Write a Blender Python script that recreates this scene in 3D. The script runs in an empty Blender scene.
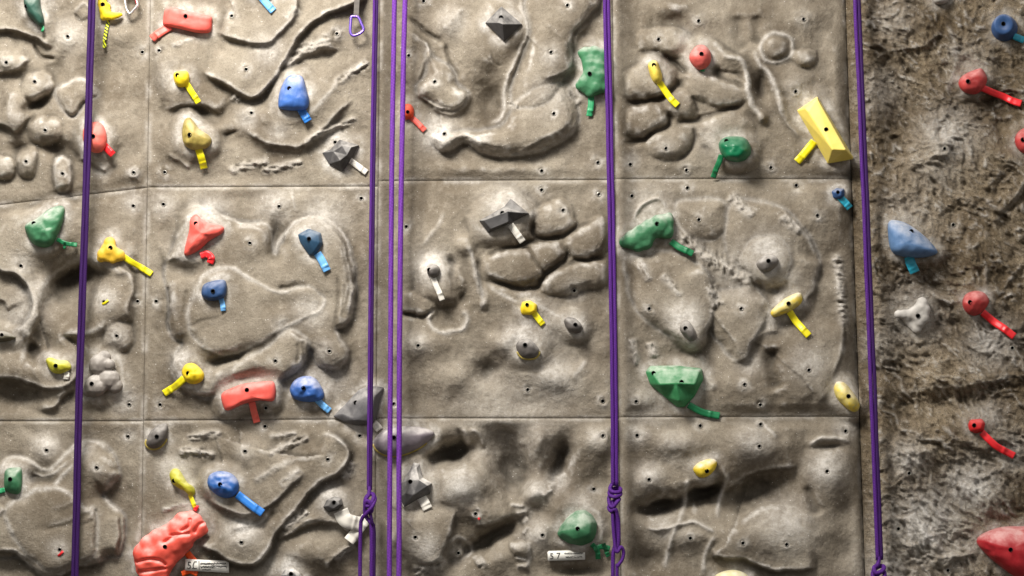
import bpy, bmesh, math, random
import numpy as np
from mathutils import Vector
random.seed(7)
scene = bpy.context.scene
COL = scene.collection
# ------------------------------------------------------------------ camera and wall coordinates
FPX = 1700.0                      # focal length in pixels of a 1024 px wide frame
PITCH = math.radians(5.7)
U = 240.0                         # wall units per metre (one unit is about one pixel at the wall)
DIST = FPX / U
CAM = Vector((0.0, -DIST * math.cos(PITCH), 2.2 - DIST * math.sin(PITCH)))
cp, sp = math.cos(PITCH), math.sin(PITCH)

def P(px, py, h=0.0):
    """point in the room at wall coordinate (px, py), h units in front of the wall plane"""
    a = (px - 512.0) / FPX
    b = -(py - 288.0) / FPX
    dx, dy, dz = a, cp - b * sp, sp + b * cp
    t = (-h / U - CAM.y) / dy
    return Vector((CAM.x + dx * t, -h / U, CAM.z + dz * t))

def Parr(px, py, h):
    a = (px - 512.0) / FPX
    b = -(py - 288.0) / FPX
    dy = cp - b * sp
    dz = sp + b * cp
    t = (-h / U - CAM.y) / dy
    return np.stack([CAM.x + a * t, -h / U, CAM.z + dz * t], -1)

def ZC(x0, y0, s):
    return lambda pts: [(x0 + p[0] / s, y0 + p[1] / s) for p in pts]

# ------------------------------------------------------------------ objects
def tag(o, label=None, cat=None, group=None, kind=None):
    if label: o['label'] = label
    if cat: o['category'] = cat
    if group: o['group'] = group
    if kind: o['kind'] = kind
    return o

def empty(name, loc, label=None, cat=None, group=None, kind=None):
    o = bpy.data.objects.new(name, None)
    o.empty_display_size = 0.03
    COL.objects.link(o)
    o.location = loc
    return tag(o, label, cat, group, kind)

def mesh_obj(name, verts, faces, mat, parent=None, smooth=True, origin=None, fix=True):
    off = Vector((0, 0, 0))
    if parent is not None:
        off = Vector(parent.location)
        if parent.parent: off = off + parent.parent.location
    if origin is not None: off = Vector(origin)
    me = bpy.data.meshes.new(name)
    me.from_pydata([tuple(Vector(v) - off) for v in verts], [], faces)
    if fix:
        bm = bmesh.new(); bm.from_mesh(me)
        bmesh.ops.recalc_face_normals(bm, faces=bm.faces)
        bm.to_mesh(me); bm.free()
    for p in me.polygons: p.use_smooth = smooth
    me.materials.append(mat)
    o = bpy.data.objects.new(name, me)
    COL.objects.link(o)
    if parent is not None: o.parent = parent
    elif origin is not None: o.location = origin
    return o

# ------------------------------------------------------------------ materials
def s2l(c):
    def f(v):
        v /= 255.0
        return v / 12.92 if v <= 0.04045 else ((v + 0.055) / 1.055) ** 2.4
    return (f(c[0]), f(c[1]), f(c[2]), 1.0)

class NT:
    def __init__(self, name):
        self.m = bpy.data.materials.new(name); self.m.use_nodes = True
        self.t = self.m.node_tree
        self.b = self.t.nodes['Principled BSDF']
    def n(self, typ, **kw):
        nd = self.t.nodes.new(typ)
        for k, v in kw.items():
            if k in nd.inputs.keys(): nd.inputs[k].default_value = v
            else: setattr(nd, k, v)
        return nd
    def l(self, a, b): self.t.links.new(a, b)
    def math(self, op, a, b=None, clamp=False):
        nd = self.n('ShaderNodeMath', operation=op, use_clamp=clamp)
        for i, x in enumerate((a, b)):
            if x is None: continue
            if isinstance(x, (int, float)): nd.inputs[i].default_value = x
            else: self.l(x, nd.inputs[i])
        return nd.outputs[0]
    def mix(self, fac, a, b, blend='MIX'):
        nd = self.n('ShaderNodeMix', data_type='RGBA', blend_type=blend)
        for sock, x in ((nd.inputs[0], fac), (nd.inputs[6], a), (nd.inputs[7], b)):
            if isinstance(x, (int, float, tuple)): sock.default_value = x
            else: self.l(x, sock)
        return nd.outputs[2]
    def ramp(self, fac, stops):
        nd = self.n('ShaderNodeValToRGB')
        e = nd.color_ramp.elements
        while len(e) < len(stops): e.new(0.5)
        for el, (p, c) in zip(e, stops):
            el.position = p
            el.color = c if isinstance(c, tuple) else (c, c, c, 1)
        self.l(fac, nd.inputs[0])
        return nd.outputs[0]

def wall_material(name, base, dark, pale, chalkc, bump, fine):
    k = NT(name)
    tc = k.n('ShaderNodeTexCoord'); co = tc.outputs['Object']
    n1 = k.n('ShaderNodeTexNoise', Scale=3.2, Detail=6.0, Roughness=0.62); k.l(co, n1.inputs['Vector'])
    n2 = k.n('ShaderNodeTexNoise', Scale=26.0, Detail=8.0, Roughness=0.7); k.l(co, n2.inputs['Vector'])
    n3 = k.n('ShaderNodeTexNoise', Scale=190.0, Detail=3.0, Roughness=0.6); k.l(co, n3.inputs['Vector'])
    n4 = k.n('ShaderNodeTexNoise', Scale=75.0, Detail=4.0, Roughness=0.65); k.l(co, n4.inputs['Vector'])
    c = k.mix(k.ramp(n1.outputs[0], [(0.36, 0.0), (0.66, 1.0)]), s2l(dark), s2l(base))
    c = k.mix(k.math('MULTIPLY', k.ramp(n2.outputs[0], [(0.5, 0.0), (0.75, 1.0)]), 0.38), c, s2l(pale))
    c = k.mix(k.math('MULTIPLY', k.ramp(n2.outputs[0], [(0.3, 1.0), (0.47, 0.0)]), 0.28), c, s2l(dark))
    c = k.mix(k.math('MULTIPLY', k.ramp(n4.outputs[0], [(0.58, 0.0), (0.72, 1.0)]), 0.2), c, s2l(pale))
    c = k.mix(k.math('MULTIPLY', k.ramp(n3.outputs[0], [(0.34, 1.0), (0.5, 0.0)]), fine), c, s2l([v * 0.6 for v in dark]))
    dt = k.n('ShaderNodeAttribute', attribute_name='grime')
    c = k.mix(k.math('MULTIPLY', dt.outputs['Fac'], 0.8, clamp=True), c, s2l([v * 0.52 for v in dark]))  # relief shade and crack dirt, both mixed into the base colour
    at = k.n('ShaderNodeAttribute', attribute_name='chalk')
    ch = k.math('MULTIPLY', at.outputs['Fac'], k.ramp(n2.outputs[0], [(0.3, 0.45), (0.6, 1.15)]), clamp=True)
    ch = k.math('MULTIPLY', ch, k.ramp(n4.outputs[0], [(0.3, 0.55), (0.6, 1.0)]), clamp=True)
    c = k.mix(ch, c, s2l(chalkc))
    sp_ = k.n('ShaderNodeTexVoronoi', Scale=60.0); k.l(co, sp_.inputs['Vector'])
    spk = k.ramp(sp_.outputs['Distance'], [(0.07, 1.0), (0.12, 0.0)])
    spk = k.math('MULTIPLY', spk, k.ramp(n2.outputs[0], [(0.48, 0.0), (0.6, 0.8)]))
    c = k.mix(spk, c, s2l(chalkc))
    k.l(c, k.b.inputs['Base Color'])
    k.b.inputs['Roughness'].default_value = 0.82
    k.b.inputs['Specular IOR Level'].default_value = 0.25
    hsum = k.math('ADD', k.math('MULTIPLY', n2.outputs[0], 1.0), k.math('MULTIPLY', n4.outputs[0], 0.55))
    hsum = k.math('ADD', hsum, k.math('MULTIPLY', n3.outputs[0], 0.22))
    bp = k.n('ShaderNodeBump', Strength=bump, Distance=0.02); k.l(hsum, bp.inputs['Height'])
    k.l(bp.outputs[0], k.b.inputs['Normal'])
    return k.m

def hold_material(name, rgb, chalk=0.35, rough=0.6, dirt=0.35, bump=0.25, second=None):
    k = NT(name)
    tc = k.n('ShaderNodeTexCoord'); co = tc.outputs['Object']
    n1 = k.n('ShaderNodeTexNoise', Scale=22.0, Detail=5.0, Roughness=0.6); k.l(co, n1.inputs['Vector'])
    n2 = k.n('ShaderNodeTexNoise', Scale=240.0, Detail=3.0, Roughness=0.6); k.l(co, n2.inputs['Vector'])
    base = s2l(rgb)
    dk = s2l([v * 0.62 for v in rgb])
    c = k.mix(k.math('MULTIPLY', k.ramp(n1.outputs[0], [(0.35, 1.0), (0.6, 0.0)]), dirt), base, dk)
    if second:
        n5 = k.n('ShaderNodeTexNoise', Scale=30.0, Detail=2.0); k.l(co, n5.inputs['Vector'])
        c = k.mix(k.ramp(n5.outputs[0], [(0.5, 0.0), (0.6, 1.0)]), c, s2l(second))
    g = k.n('ShaderNodeNewGeometry'); sx = k.n('ShaderNodeSeparateXYZ'); k.l(g.outputs['Normal'], sx.inputs[0])
    up = k.ramp(sx.outputs[2], [(-0.1, 0.06), (0.7, 1.0)])
    cf = k.math('MULTIPLY', up, k.ramp(n1.outputs[0], [(0.32, 0.15), (0.62, 1.0)]))
    cf = k.math('MULTIPLY', cf, min(1.0, chalk * 1.35), clamp=True)
    c = k.mix(cf, c, s2l((226, 220, 212)))
    k.l(c, k.b.inputs['Base Color'])
    k.b.inputs['Roughness'].default_value = rough
    k.b.inputs['Specular IOR Level'].default_value = 0.3
    hs_ = k.math('ADD', k.math('MULTIPLY', n2.outputs[0], 0.3), n1.outputs[0])
    bp = k.n('ShaderNodeBump', Strength=bump, Distance=0.006); k.l(hs_, bp.inputs['Height'])
    k.l(bp.outputs[0], k.b.inputs['Normal'])
    return k.m

def plain(name, rgb, rough=0.5, metal=0.0, var=0.0):
    k = NT(name)
    tc = k.n('ShaderNodeTexCoord')
    n1 = k.n('ShaderNodeTexNoise', Scale=60.0, Detail=3.0); k.l(tc.outputs['Object'], n1.inputs['Vector'])
    c = k.mix(k.math('MULTIPLY', n1.outputs[0], var), s2l(rgb), s2l([v * 0.55 for v in rgb]))
    k.l(c, k.b.inputs['Base Color'])
    k.b.inputs['Roughness'].default_value = rough
    k.b.inputs['Metallic'].default_value = metal
    return k.m

def rope_material(name, rgb, rgb2):
    k = NT(name)
    uv = k.n('ShaderNodeUVMap', uv_map='UVMap')
    mp = k.n('ShaderNodeMapping'); k.l(uv.outputs[0], mp.inputs[0])
    mp.inputs['Rotation'].default_value = (0, 0, math.radians(38))
    ck = k.n('ShaderNodeTexChecker', Scale=7.0); k.l(mp.outputs[0], ck.inputs[0])
    nz = k.n('ShaderNodeTexNoise', Scale=2.0, Detail=4.0); k.l(uv.outputs[0], nz.inputs[0])
    c = k.mix(k.math('MULTIPLY', ck.outputs[1], 0.5), s2l(rgb), s2l(rgb2))
    c = k.mix(k.math('MULTIPLY', k.ramp(nz.outputs[0], [(0.4, 0.0), (0.7, 1.0)]), 0.3), c, s2l([v * 0.6 for v in rgb]))
    k.l(c, k.b.inputs['Base Color'])
    k.b.inputs['Roughness'].default_value = 0.65
    k.b.inputs['Specular IOR Level'].default_value = 0.2
    bp = k.n('ShaderNodeBump', Strength=0.35, Distance=0.002); k.l(ck.outputs[1], bp.inputs['Height'])
    k.l(bp.outputs[0], k.b.inputs['Normal'])
    return k.m

# ------------------------------------------------------------------ height field of the moulded wall
X0, X1, Y0, Y1 = -130, 1150, -110, 690
GX, GY = np.meshgrid(np.arange(X0, X1 + 1, dtype=np.float64), np.arange(Y0, Y1 + 1, dtype=np.float64))
H = np.zeros_like(GX)
CH = np.zeros_like(GX)
CK = np.zeros_like(GX)  # dark lines: dirt in cracks, painted shade under ledges

def vnoise(x, y, seed):
    xi = np.floor(x).astype(np.int64); yi = np.floor(y).astype(np.int64)
    xf = x - xi; yf = y - yi
    def hsh(a, b):
        n = (a * 374761393 + b * 668265263 + seed * 974711) & 0x7fffffff
        n = ((n ^ (n >> 13)) * 1274126177) & 0x7fffffff
        ang = ((n ^ (n >> 16)) & 0xffff) / 65535.0 * 2 * np.pi
        return np.cos(ang), np.sin(ang)
    u = xf * xf * xf * (xf * (xf * 6 - 15) + 10); v = yf * yf * yf * (yf * (yf * 6 - 15) + 10)
    def d(ix, iy):
        gx, gy = hsh(xi + ix, yi + iy)
        return gx * (xf - ix) + gy * (yf - iy)
    a = d(0, 0) * (1 - u) + d(1, 0) * u
    b = d(0, 1) * (1 - u) + d(1, 1) * u
    return (a * (1 - v) + b * v) * 1.5

def fbm(x, y, scale, octs=4, gain=0.5, seed=1, ridged=False):
    s = np.zeros_like(x); amp = 1.0; f = 1.0 / scale
    for o in range(octs):
        n = vnoise(x * f + 17.3 * o, y * f - 9.1 * o, seed + o * 13)
        if ridged: n = 1 - 2 * np.abs(n)
        s += amp * n; amp *= gain; f *= 2.03
    return s

def smooth(t):
    t = np.clip(t, 0, 1)
    return t * t * (3 - 2 * t)

def blur(a, r):
    k = np.exp(-0.5 * (np.arange(-3 * r, 3 * r + 1) / r) ** 2); k /= k.sum()
    pad = 3 * r
    b = np.pad(a, pad, mode='edge')
    b = np.apply_along_axis(lambda m: np.convolve(m, k, 'valid'), 0, b)
    return np.apply_along_axis(lambda m: np.convolve(m, k, 'valid'), 1, b)

def crom(pts, closed=False, step=3.0):
    pts = [np.array(p, float) for p in pts]
    n = len(pts)
    if n == 2:
        m = max(2, int(np.linalg.norm(pts[1] - pts[0]) / step))
        return np.array([pts[0] + (pts[1] - pts[0]) * t for t in np.linspace(0, 1, m + 1)])
    out = []
    rng = range(n) if closed else range(n - 1)
    for i in rng:
        p1 = pts[i]; p2 = pts[(i + 1) % n]
        p0 = pts[(i - 1) % n] if (closed or i > 0) else 2 * p1 - p2
        p3 = pts[(i + 2) % n] if (closed or i + 2 < n) else 2 * p2 - p1
        m = max(2, int(np.linalg.norm(p2 - p1) / step))
        for j in range(m):
            t = j / m
            out.append(0.5 * ((2 * p1) + (-p0 + p2) * t + (2 * p0 - 5 * p1 + 4 * p2 - p3) * t * t + (-p0 + 3 * p1 - 3 * p2 + p3) * t ** 3))
    if not closed: out.append(pts[-1])
    return np.array(out)

def crop(pts, m):
    a = pts.min(0) - m; b = pts.max(0) + m
    i0 = int(max(0, a[1] - Y0)); i1 = int(min(GX.shape[0], b[1] - Y0 + 1))
    j0 = int(max(0, a[0] - X0)); j1 = int(min(GX.shape[1], b[0] - X0 + 1))
    return slice(i0, i1), slice(j0, j1)

def poly_dist(pts, x, y, closed=False):
    """unsigned distance, side (+1 left of travel as seen on the wall), along-parameter 0..1"""
    best = np.full(x.shape, 1e18); side = np.ones(x.shape); par = np.zeros(x.shape)
    n = len(pts); m = n if closed else n - 1
    seg = [np.linalg.norm(pts[(i + 1) % n] - pts[i]) for i in range(m)]
    tot = sum(seg) + 1e-9; acc = 0.0
    for i in range(m):
        a = pts[i]; d = pts[(i + 1) % n] - a; L2 = d @ d + 1e-9
        t = np.clip(((x - a[0]) * d[0] + (y - a[1]) * d[1]) / L2, 0, 1)
        qx = x - a[0] - t * d[0]; qy = y - a[1] - t * d[1]
        ds = qx * qx + qy * qy
        s = np.where(d[0] * (y - a[1]) - d[1] * (x - a[0]) < 0, 1.0, -1.0)
        w = ds < best
        best = np.where(w, ds, best); side = np.where(w, s, side)
        par = np.where(w, (acc + t * seg[i]) / tot, par)
        acc += seg[i]
    return np.sqrt(best), side, par

def inside(pts, x, y):
    r = np.zeros(x.shape, bool); n = len(pts)
    for i in range(n):
        a = pts[i]; b = pts[(i + 1) % n]
        c = (a[1] > y) != (b[1] > y)
        if not c.any(): continue
        r ^= c & (x < (b[0] - a[0]) * (y - a[1]) / (b[1] - a[1] + 1e-12) + a[0])
    return r

# current drawing frame (a zoom of the wall: origin and scale)
FR = [0, 0, 1.0]
def frame(x0, y0, s): FR[:] = [x0, y0, s]
def tp(p): return [(FR[0] + a / FR[2], FR[1] + b / FR[2]) for a, b in p]

WX = fbm(GX, GY, 22, 3, 0.5, 91) * 1.6      # small wobble so drawn lines look hand carved
WY = fbm(GX, GY, 22, 3, 0.5, 57) * 1.6

def bump(cx, cy, rx, ry, h, ang=0, p=1.0):
    (c,) = tp([(cx, cy)]); rx /= FR[2]; ry /= FR[2]
    R = max(rx, ry) * 2.6
    s = crop(np.array([c]), R)
    x = GX[s] + WX[s] - c[0]; y = GY[s] + WY[s] - c[1]
    a = math.radians(ang); u = (x * math.cos(a) + y * math.sin(a)) / rx; v = (-x * math.sin(a) + y * math.cos(a)) / ry
    H[s] += (1.7 if h > 0 else 1.35) * h * np.exp(-(u * u + v * v) ** p)

def pillow(cx, cy, rx, ry, h, ang=0):
    """rounded boulder with a definite edge; boulders meet in creases (max blending)"""
    (c,) = tp([(cx, cy)]); rx /= FR[2]; ry /= FR[2]
    s = crop(np.array([c]), max(rx, ry) * 1.3)
    x = GX[s] + WX[s] * 1.5 - c[0]; y = GY[s] + WY[s] * 1.5 - c[1]
    a = math.radians(ang); u = (x * math.cos(a) + y * math.sin(a)) / rx; v = (-x * math.sin(a) + y * math.cos(a)) / ry
    r2 = (np.abs(u) ** 2.4 + np.abs(v) ** 2.4)
    f = 1.0 * h * np.clip(1 - r2, 0, 1) ** 1.0
    H[s] = np.where(f > 0, np.maximum(H[s], f + 0.25 * H[s]), H[s])

def ledge(pts, h, back=30, soft=1.6, side=1, under=0.25, taper=0.18):
    h *= 0.85; soft *= 1.4; back *= 1.15
    q = crom(tp(pts)); s = crop(q, back * 3 + 12)
    d, sd, t = poly_dist(q, GX[s] + WX[s], GY[s] + WY[s])
    sd = sd * side
    e = smooth(t / taper) * smooth((1 - t) / taper) if taper > 0 else 1.0
    end = np.where((t <= 0) | (t >= 1), 0.0, 1.0)
    f = np.where(sd > 0, np.exp(-d / back), np.exp(-d / soft) - under * (np.exp(-d / 9.0) - np.exp(-d / soft)))
    H[s] += h * e * f * end
    CK[s] = np.maximum(CK[s], np.where(sd > 0, 0, min(0.75, h * 0.09) * e * end * np.exp(-((d - 2.0) / 1.8) ** 2)))  # shade below the drop, painted as a thin dark line
    CH[s] = np.maximum(CH[s], np.where(sd > 0, min(0.3, h * 0.03) * e * end * np.exp(-(d / 2.5) ** 2), 0))

def ridge(pts, h, w=2.0, taper=0.2, closed=False):
    q = crom(tp(pts), closed); s = crop(q, w * 4)
    d, sd, t = poly_dist(q, GX[s] + WX[s], GY[s] + WY[s], closed)
    e = 1.0 if (closed or taper <= 0) else smooth(t / taper) * smooth((1 - t) / taper)
    if 0 < h and w < 4.3: H[s] += 0.75 * h * e * np.exp(-(d / (w * 0.85)) ** 1.3)
    else: H[s] += (h * 0.7 if 0 < h else h) * e * np.exp(-(d / w) ** 2)
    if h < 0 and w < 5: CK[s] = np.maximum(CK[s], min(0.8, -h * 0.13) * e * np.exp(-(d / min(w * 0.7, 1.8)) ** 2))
    if h > 0: CH[s] = np.maximum(CH[s], min(0.45, h * 0.13) * e * np.exp(-(d / min(w * 0.9, 2.2)) ** 2))

def plateau(pts, h, edge=5.0, steps=0, stepw=5.0, dome=0.0, lean=0.0):
    q = crom(tp(pts), True); s = crop(q, 12)
    x = GX[s] + WX[s]; y = GY[s] + WY[s]
    d, _, _ = poly_dist(q, x, y, True)
    ins = inside(q, x, y)
    f = np.where(ins, 1 - np.exp(-d / edge), 0.0)
    if steps:
        g = np.zeros_like(f)
        for k in range(steps):
            g += np.where(ins, 1 - np.exp(-np.clip(d - k * stepw, 0, None) / 1.6), 0.0) / steps
        f = 0.35 * f + 0.65 * g
    f = f * h
    f += np.where(ins, 0.9 * h * (1 - np.exp(-(d / 16.0) ** 1.4)), 0)
    if dome: f += np.where(ins, dome * (1 - np.exp(-(d / 25.0) ** 1.3)), 0)
    if lean:
        c = q.mean(0); r = (q.max(0) - q.min(0))[1] * 0.5 + 1
        f *= 1 + lean * np.clip((y - c[1]) / r, -1, 1)
    H[s] += f
    CH[s] = np.maximum(CH[s], np.where(d < 6, 0.3 * np.exp(-(d / 2.2) ** 2), 0))

def shale(pts, w, amp, seed=3, ang=None):
    """band of chipped, slaty texture along a line"""
    q = crom(tp(pts)); s = crop(q, w * 3)
    x = GX[s]; y = GY[s]
    d, sd, t = poly_dist(q, x, y)
    v = q[-1] - q[0]; a = math.atan2(v[1], v[0]) if ang is None else math.radians(ang)
    u1 = x * math.cos(a) + y * math.sin(a); v1 = -x * math.sin(a) + y * math.cos(a)
    n = fbm(u1 / 2.6, v1, 5.0, 3, 0.6, seed, True)
    m = np.exp(-(d / w) ** 2) * smooth(t / 0.12) * smooth((1 - t) / 0.12)
    H[s] += 1.35 * amp * n * m
    CH[s] = np.maximum(CH[s], 0.35 * m * smooth(n + 0.3))

def chalk(cx, cy, r, a):
    (c,) = tp([(cx, cy)]); r /= FR[2]
    s = crop(np.array([c]), r * 2.5)
    x = GX[s] - c[0]; y = GY[s] - c[1]
    CH[s] = np.maximum(CH[s], a * np.exp(-((x * x + y * y) / (r * r))))
# ------------------------------------------------------------------ panels (corner lines of the joints)
def v1(y): return 150.5 - 0.0165 * y
def v2(y): return 380.0 - 0.009 * y
def v3(y): return 612.5 + 0.0150 * y
def v4(y): return 845.0 + 0.034 * y
V = [lambda y: -130.0 + 0 * y, v1, v2, v3, v4]
RT = [lambda x: 205 - 0.118 * x, lambda x: 187.3 - 0.004 * (x - 150), lambda x: 181.0 - 0.005 * (x - 380), lambda x: 179.0 + 0 * x]
RB = [lambda x: 421.2 + 0 * x, lambda x: 420.5 - 0.006 * (x - 150), lambda x: 418.3 + 0 * x, lambda x: 417.2 - 0.003 * (x - 615)]

# ---- column 1, top
frame(0, 0, 2.88)
ledge([(-40, 95), (0, 85), (50, 90), (100, 110), (160, 138)], 13, 26)
bump(20, 172, 60, 28, 10, 12); ledge([(-30, 205), (0, 207), (45, 198), (90, 158)], 7, 18)
ridge([(92, 128), (120, 162), (165, 172)], -5, 2.0)
ridge([(208, 36), (236, 10), (262, 28)], 2.5, 1.6); ridge([(208, 36), (236, 58), (262, 50)], -3, 1.8)
pillow(112, 246, 50, 44, 15, -25); bump(108, 300, 40, 16, -9, -20)
bump(45, 310, 30, 60, 11, 8); bump(42, 345, 26, 22, 5)
pillow(132, 375, 52, 48, 13); bump(170, 432, 58, 26, -10, 25)
plateau([(163, 262), (200, 236), (243, 230), (282, 268), (250, 292), (212, 336), (178, 312)], 5, 3.0)
ridge([(162, 262), (200, 235), (245, 230), (284, 270)], 4, 2.2); ridge([(250, 285), (212, 335), (184, 318)], -4, 1.8)
ledge([(-30, 352), (15, 360), (50, 388)], 9, 20)
pillow(8, 485, 42, 40, 12); pillow(78, 466, 30, 50, 12); pillow(180, 502, 30, 54, 11)
ridge([(160, 480), (180, 450), (202, 480), (198, 530), (180, 552), (160, 520)], 2.5, 2, closed=True, taper=0)
bump(270, 395, 85, 70, 9); bump(222, 400, 22, 50, -8); ledge([(215, 452), (260, 468), (310, 500)], 5, 15)
bump(388, 495, 50, 36, 5); bump(100, 20, 60, 40, 6); bump(195, 105, 46, 44, 4)
bump(165, 205, 30, 40, -7, 20); bump(330, 100, 70, 40, 3); bump(60, 430, 30, 20, -7)
ledge([(60, 40), (120, 70), (150, 60)], 4, 15); bump(300, 200, 60, 40, -3)
chalk(195, 100, 45, .3); chalk(290, 485, 26, .4); chalk(130, 10, 30, .35)
# ---- column 2, top
frame(140, 0, 3.033)
ledge([(228, 100), (290, 115), (340, 132), (392, 126), (432, 90), (468, 40), (480, -30)], 17, 34, taper=0.12)
ledge([(180, 212), (240, 240), (290, 272), (340, 291), (385, 262), (420, 214), (470, 128), (530, 58), (650, 8), (700, -25)], 19, 32, taper=0.08)
ledge([(425, 214), (480, 180), (545, 150), (610, 152)], 8, 14)
shale([(435, 205), (500, 150), (585, 120)], 6.5, 2.2, 5)
bump(555, 100, 60, 46, 6, -35)
ledge([(300, 385), (345, 410), (405, 436), (485, 440), (545, 398), (600, 340), (655, 298)], 13, 36, soft=3.5, taper=0.15)
bump(500, 300, 110, 50, 8, -40); ridge([(505, 345), (575, 285), (605, 225)], 3.0, 3.5)
bump(325, 210, 66, 56, 5); bump(335, 345, 50, 36, 4)
shale([(595, 252), (640, 222), (698, 184)], 4.0, 2.6, 9); shale([(485, 440), (560, 400), (665, 356)], 3.2, 2.4, 11)
shale([(265, 522), (330, 500), (395, 488)], 4.0, 2.6, 13); shale([(362, 522), (430, 505), (500, 490)], 3.8, 2.6, 15)
shale([(90, 140), (180, 110)], 2.2, 1.8, 17); ledge([(80, 462), (120, 490), (160, 512)], 4, 10)
shale([(440, 60), (480, 20)], 5, 2.0, 19)
ledge([(70, 335), (110, 320), (160, 314), (210, 318), (250, 352)], 11, 30, soft=5)
bump(180, 345, 70, 26, -9, 5); bump(160, 420, 86, 60, 9); bump(120, 160, 80, 90, 4); bump(272, 415, 36, 20, -4)
ridge([(255, 418), (300, 396)], -2.5, 1.6)
shale([(280, 290), (300, 310)], 4, 2.5, 21); bump(60, 250, 40, 60, 2)
chalk(325, 360, 30, .4); chalk(590, 425, 36, .6); chalk(95, 230, 40, .3); chalk(385, 150, 45, .35); chalk(420, 400, 30, .25)
# ---- column 3, top
frame(400, 0, 2.88)
plateau([(78, 140), (98, 165), (150, 192), (168, 240), (196, 268), (176, 300), (150, 312), (100, 298), (45, 258), (72, 205)], 9, 4.0)
ridge([(20, 40), (62, 82), (110, 114), (132, 128)], -5, 2.2); ledge([(15, 82), (58, 108), (86, 150), (62, 200), (40, 258)], 6, 14, side=-1)
ledge([(42, 262), (92, 302), (155, 312), (196, 272)], 8, 16, taper=.1); ledge([(88, 308), (120, 325), (160, 326), (190, 300), (198, 268)], 5, 8, taper=.1)
ridge([(128, 120), (146, 180), (176, 225)], -4, 2)
bump(235, 130, 80, 90, 10); bump(262, 300, 42, 72, -13)
ridge([(345, -10), (366, 88), (340, 160), (306, 232), (300, 312), (286, 346), (246, 352)], 7, 3.6, taper=.1)
bump(352, 170, 26, 90, -6, 15)
plateau([(375, -30), (580, -30), (545, 40), (492, 100), (492, 182), (468, 240), (430, 290), (370, 310), (330, 300), (320, 240), (350, 160), (372, 90)], 10, 6.0)
ledge([(575, -10), (545, 40), (494, 98), (494, 182), (462, 214), (405, 224)], 11, 22, side=-1, taper=.1)
ledge([(555, 60), (510, 108), (508, 185), (475, 222)], 5, 8, side=-1)
ledge([(420, 66), (450, 100), (470, 118)], 3, 8); 
plateau([(84, 388), (150, 376), (240, 372), (300, 352), (330, 300), (400, 250), (472, 240), (505, 290), (514, 345), (478, 396), (410, 428), (320, 446), (236, 438), (182, 404), (132, 432), (98, 424)], 13, 5.0, steps=3, stepw=4.5, lean=.4)
ledge([(98, 424), (132, 434), (184, 406), (238, 438), (320, 450), (412, 432), (484, 396), (516, 345)], 8, 20, taper=.06)
ledge([(190, 400), (300, 420), (330, 418)], 5, 10); ledge([(335, 444), (400, 405), (470, 370), (500, 330)], 6, 9)
shale([(310, 300), (340, 306)], 5, 2.5, 23); shale([(480, 250), (520, 300)], 5, 2, 25)
bump(430, 150, 50, 60, 5); bump(300, 500, 200, 30, 3); bump(150, 60, 30, 50, 6, 20); ridge([(130, 90), (165, 40), (185, 15)], 2.5, 2.5)
ridge([(258, 140), (275, 180), (300, 190)], -1.6, 1.2); ridge([(230, 150), (262, 175)], -1.2, 1.0)
chalk(110, 385, 45, .75); chalk(325, 60, 26, .5); chalk(435, 160, 30, .35); chalk(150, 60, 40, .3); chalk(440, 270, 60, .25)
# ---- column 4, top
frame(612, 0, 3.115)
bump(400, 330, 330, 240, 4)
pillow(170, 132, 105, 50, 14, 8); pillow(112, 250, 105, 62, 17, -10); pillow(325, 272, 128, 62, 17, 14); pillow(95, 372, 92, 56, 15, -20)
pillow(355, 405, 112, 80, 13, 10); pillow(180, 445, 76, 64, 12); pillow(340, 180, 95, 42, 13, 25)
pillow(560, 255, 80, 70, 8, 20); pillow(600, 178, 50, 34, 12); pillow(215, 320, 60, 60, 13)
ridge([(92, 156), (180, 186), (242, 236)], -7, 3.5); ridge([(244, 236), (195, 276), (112, 316), (30, 322)], -6, 3.2)
ridge([(172, 336), (180, 384), (112, 424), (28, 456)], -6, 3); ridge([(182, 384), (250, 376), (332, 350), (425, 324)], -6, 3)
ridge([(252, 290), (272, 360)], -2.5, 2); ridge([(300, 210), (360, 250), (418, 278)], -7, 4); ridge([(254, 386), (256, 450), (196, 506)], -4, 2.6)
ridge([(330, 168), (402, 192), (424, 250), (430, 310), (470, 380)], 10, 4.5, taper=.15); bump(470, 366, 16, 18, 6)
ridge([(440, 150), (462, 200), (498, 250), (520, 310), (545, 380)], 8, 4.5); bump(462, 270, 22, 40, -10, -10)
ridge([(515, 100), (556, 120), (560, 165), (530, 192), (480, 186), (460, 150), (476, 116)], 4, 2.2, closed=True, taper=0); bump(512, 148, 36, 34, 6, p=2)
ridge([(400, 40), (402, 110), (420, 160)], -5, 7); ridge([(452, 40), (446, 150)], -5, 6); bump(190, 26, 60, 26, 8); bump(600, 60, 60, 50, 4)
ledge([(510, 300), (540, 380), (600, 440)], 4, 20, side=1); bump(270, 60, 60, 30, 4); ridge([(640, 40), (660, 200), (700, 330)], -3, 10)
chalk(225, 115, 26, .35); chalk(310, 428, 45, .3); chalk(165, 460, 26, .3); chalk(575, 280, 30, .3); chalk(60, 500, 25, .3)
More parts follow.
